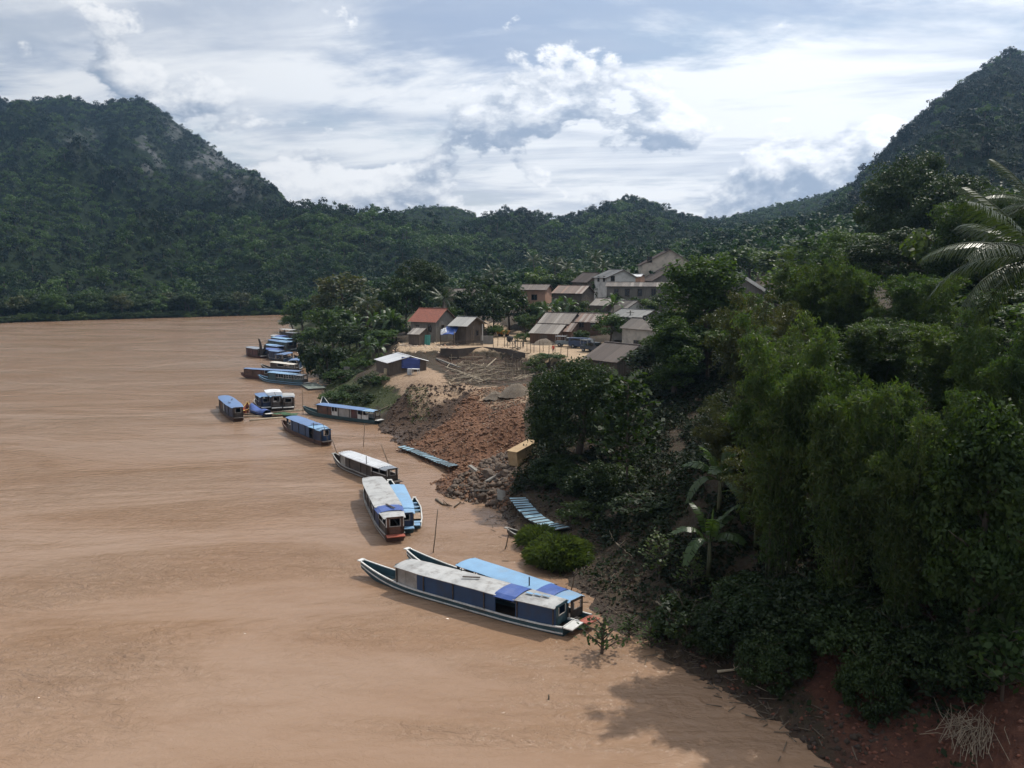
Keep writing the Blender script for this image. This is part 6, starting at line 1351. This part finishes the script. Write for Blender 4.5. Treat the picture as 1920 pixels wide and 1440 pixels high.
# ---- people
SKIN = surf('skin', (.22, .13, .09), (.20, .12, .085), scale=6, rough=.6, bump=0); HAIR = surf('black_hair', (.012, .01, .01), (.01, .009, .009), scale=8, rough=.6)
def person(label, u, v, z, ang, top, legs, pose=0, h=1.65):
    q = P(u, v, z); rt = empty('person', (q.x, q.y, ground_at(q.x, q.y) if z > 1 else z), ang); tag(rt, label, 'person'); k = h/1.7
    V = dict(pel=(0,0,.95), ch=(0,.02,1.28), nk=(0,.02,1.46), hd=(0,.04,1.58), ht=(0,.03,1.68), ls=(-.17,.01,1.40), rs=(.17,.01,1.40), le=(-.26,.03,1.13), re=(.26,.03,1.13), lw=(-.27,.12 if pose else .05,.90), rw=(.27,.2 if pose else .05,.92), lf=(-.27,.15 if pose else .07,.80), rf=(.27,.26 if pose else .07,.83), lh=(-.1,0,.90), rh=(.1,0,.90), lk=(-.11,.04+.1*pose,.50), rk=(.11,.02-.05*pose,.50), la=(-.11,.0+.16*pose,.08), ra=(.11,-.02-.16*pose,.08), lt=(-.12,.16+.16*pose,.03), rt_=(.12,.14-.16*pose,.03))
    rad = dict(pel=.15, ch=.155, nk=.055, hd=.095, ht=.075, ls=.07, rs=.07, le=.048, re=.048, lw=.034, rw=.034, lf=.03, rf=.03, lh=.095, rh=.095, lk=.06, rk=.06, la=.042, ra=.042, lt=.035, rt_=.035); ks = list(V)
    E = [('pel','ch'),('ch','nk'),('nk','hd'),('hd','ht'),('ch','ls'),('ch','rs'),('ls','le'),('rs','re'),('le','lw'),('re','rw'),('lw','lf'),('rw','rf'),('pel','lh'),('pel','rh'),('lh','lk'),('rh','rk'),('lk','la'),('rk','ra'),('la','lt'),('ra','rt_')]
    me = bpy.data.meshes.new('body'); me.from_pydata([tuple(c*k for c in V[a]) for a in ks], [(ks.index(a), ks.index(b_)) for a, b_ in E], []); me.update(); o = obj('body', me, rt); o.modifiers.new('skin', 'SKIN'); o.modifiers.new('sub', 'SUBSURF').levels = 1
    for i, a in enumerate(ks): me.skin_vertices[0].data[i].radius = (rad[a]*k, rad[a]*k*.8)
    me.skin_vertices[0].data[0].use_root = True; mt, t2 = newmat('person_clothes'); c2 = t2.add('ShaderNodeSeparateXYZ'); t2.l.new(t2.add('ShaderNodeTexCoord').outputs['Object'], c2.inputs[0])
    def step(a): return t2.math('GREATER_THAN', c2.outputs[2], a*k)
    cc = t2.mixc(step(.93), legs, top); cc = t2.mixc(step(1.47), cc, (.22, .13, .09)); cc = t2.mixc(t2.math('LESS_THAN', c2.outputs[2], .10*k), cc, (.05, .04, .035))
    b2 = t2.add('ShaderNodeBsdfPrincipled', i_Roughness=.8); t2.l.new(cc, b2.inputs['Base Color']); finish(t2, b2.outputs[0]); me.materials.append(mt); m_ = MB(); m_.tube([(0, .0, 1.55*k), (0, .01, 1.63*k), (0, .02, 1.70*k), (0, .02, 1.735*k)], [.075*k, .105*k, .09*k, .03*k], 10); m_.build('hair', HAIR, rt, smooth=True)
person('person in a red shirt walking along the sandy street', 1037, 663, 7.2, 2.5, (.55, .06, .035), (.10, .03, .03), 1); person('person in dark clothes bending beside the stakes', 981, 655, 7.2, 1.0, (.05, .05, .055), (.03, .03, .035), 1); person('person in a white shirt standing on the porch edge', 899, 640, 7.2, 3.0, (.55, .55, .52), (.08, .08, .09)); person('person in grey clothes beside the cement mixer', 966, 652, 7.2, 2.0, (.12, .12, .12), (.05, .05, .06))
person('person crouched in shade at the zinc roofed shed corner', 712, 694, 4.7, 2.0, (.16, .08, .05), (.05, .05, .055), 0, 1.5)
# ---- driftwood and branches
def branch(label, pts, r_, mat=POLE, twigs=3, name='fallen_branch'):
    W_ = [onground(*p_) for p_ in pts]; o0 = W_[0].copy(); n = len(W_); m_ = MB(); L_ = [w_-o0+Vector((0, 0, .08)) for w_ in W_]; m_.tube(L_, [r_*(1-.75*i/(n-1)) for i in range(n)], 6); rg = random.Random(pts[0][0])
    for i in range(twigs):
        f = rg.uniform(.3, .95); k = min(n-2, int(f*(n-1))); b0 = L_[k].lerp(L_[k+1], f*(n-1)-k); d = Vector((rg.uniform(-1, 1), rg.uniform(-1, 1), rg.uniform(.1, .8)))*rg.uniform(.4, 1.0); m_.tube([b0, b0+d*.6, b0+d+Vector((0, 0, .1))], [r_*.35, r_*.25, r_*.08], 4)
    tag(m_.build(name, mat, loc=o0, smooth=True), label, 'branch')
branch('bleached branch lying above the shaded shore', [(1345,1262,1),(1380,1258,1),(1420,1252,1.2)], .09, PALEP, 2); branch('dark driftwood lying in the rubble shallows', [(818,938,.1),(830,947,.1),(848,950,.1)], .16, POLE, 3, 'driftwood'); branch('forked driftwood near the inlet', [(852,952,.1),(862,944,.3),(872,946,.3)], .09, POLE, 3, 'driftwood'); branch('long dry branch beside the blue walkway bush', [(1130,1000,1.2),(1150,1015,1.2),(1185,1045,1.2)], .07, PALEP, 5)
branch('pale branch across the sapling roots', [(1290,1135,1.5),(1320,1122,1.8),(1350,1112,2)], .07, PALEP, 2); branch('pale pole lying below the saplings', [(1230,1130,1),(1250,1145,1),(1268,1160,.8)], .07, PALEP, 0); branch('thin stick at the shaded water edge', [(1390,1275,.5),(1420,1290,.6),(1440,1300,.8)], .04, PALEP, 1); branch('dark driftwood on the mud spit', [(618,742,.3),(606,738,.2),(603,728,.2)], .14, POLE, 2, 'driftwood')
branch('bleached trunk lying on the landslide toe', [(740,790,.8),(765,782,1),(800,770,1.6)], .10, PALEP, 2); branch('pale pole slanting down the grassy bank', [(682,726,2),(690,715,3),(699,708,3.6)], .10, PALEP, 0); branch('pale trunk above the nosed in boat', [(700,775,.8),(730,762,1.2),(752,748,2)], .11, PALEP, 2)
# drowned shrub in the shallows
q = P(1128, 1222, 0); bigleaf('drowned', 84, 2.4, 1.5, 20, 9, .30, 'mid'); tr, cr_, H_, rx_ = PROTO['drowned']
for k, (u, v, s, lab) in enumerate([(1128,1225,1.0,'half drowned shrub standing in the river shallows'),(1180,1196,.7,'small drowned shrub close to the shore'),(1222,1214,.7,'drowned twiggy shrub against the bank')]):
    q = P(u, v, 0); rt = empty('drowned_shrub', (q.x, q.y, -.35), k*1.7); rt.scale = (s, s, s); tag(rt, lab, 'shrub'); obj('stem', tr, rt); obj('crown', cr_, rt)
# heap of dry canes on the red slope
q = onground(1815, 1385, 3.0); rt = empty('cane_heap', q); tag(rt, 'heap of dry pale canes dumped on the red slope', 'cane heap'); CM = surf('dry_cane', (.22, .175, .125), (.13, .10, .07), scale=3, rough=.8, rnd=.3); cms = []
for i in range(4):
    m_ = MB(); rg = random.Random(i); l = 1.5+.3*i; m_.tube([(-l/2, 0, 0), (0, rg.uniform(-.1, .1), rg.uniform(.02, .1)), (l/2, rg.uniform(-.15, .15), 0)], [.016, .014, .006], 4, cap=False); cms.append(m_.mesh('cane', CM))
rg = random.Random(9)
for i in range(95):
    a = rg.gauss(1.05, .30) if i % 4 else rg.gauss(.2, .5); obj('cane', cms[i % 4], rt, loc=(rg.gauss(0, .55), rg.gauss(0, .5), .10+rg.random()*.55), rot=(rg.uniform(-.3, .3), rg.uniform(-.55, .25), a))
m_ = MB(); q = PD(650, 688, 150); rt = empty('notice_board', (q.x, q.y, ground_at(q.x, q.y))); m_.box((0, 0, 1.5), (1.1, .06, 1.5)); m_.build('panel', GREYC, rt); m_ = MB(); m_.box((-.4, .07, .6), (.08, .08, 1.6)); m_.box((.4, .07, .6), (.08, .08, 1.6)); m_.build('legs', POLE, rt); tag(rt, 'small grey notice board above the dock stair', 'sign')

# litter of twigs along the near water line
m_ = MB(); rg = random.Random(31)
for i in range(260):
    k = rg.randrange(4, 18); s_ = SHORE[k].lerp(SHORE[k+1], rg.random()); x_, y_ = s_.x+rg.gauss(.6, 1.0), s_.y+rg.gauss(0, .5); z_ = max(ground_at(x_, y_), 0.0); a = rg.uniform(0, 6.28); l = rg.uniform(.2, 1.1)
    m_.bar((x_, y_, z_+.03), (x_+math.cos(a)*l, y_+math.sin(a)*l, z_+.03+rg.uniform(0, .15)), .035)
tag(m_.build('shore_twigs', POLE), 'twigs and drift litter along the near water line', 'litter', kind='stuff')
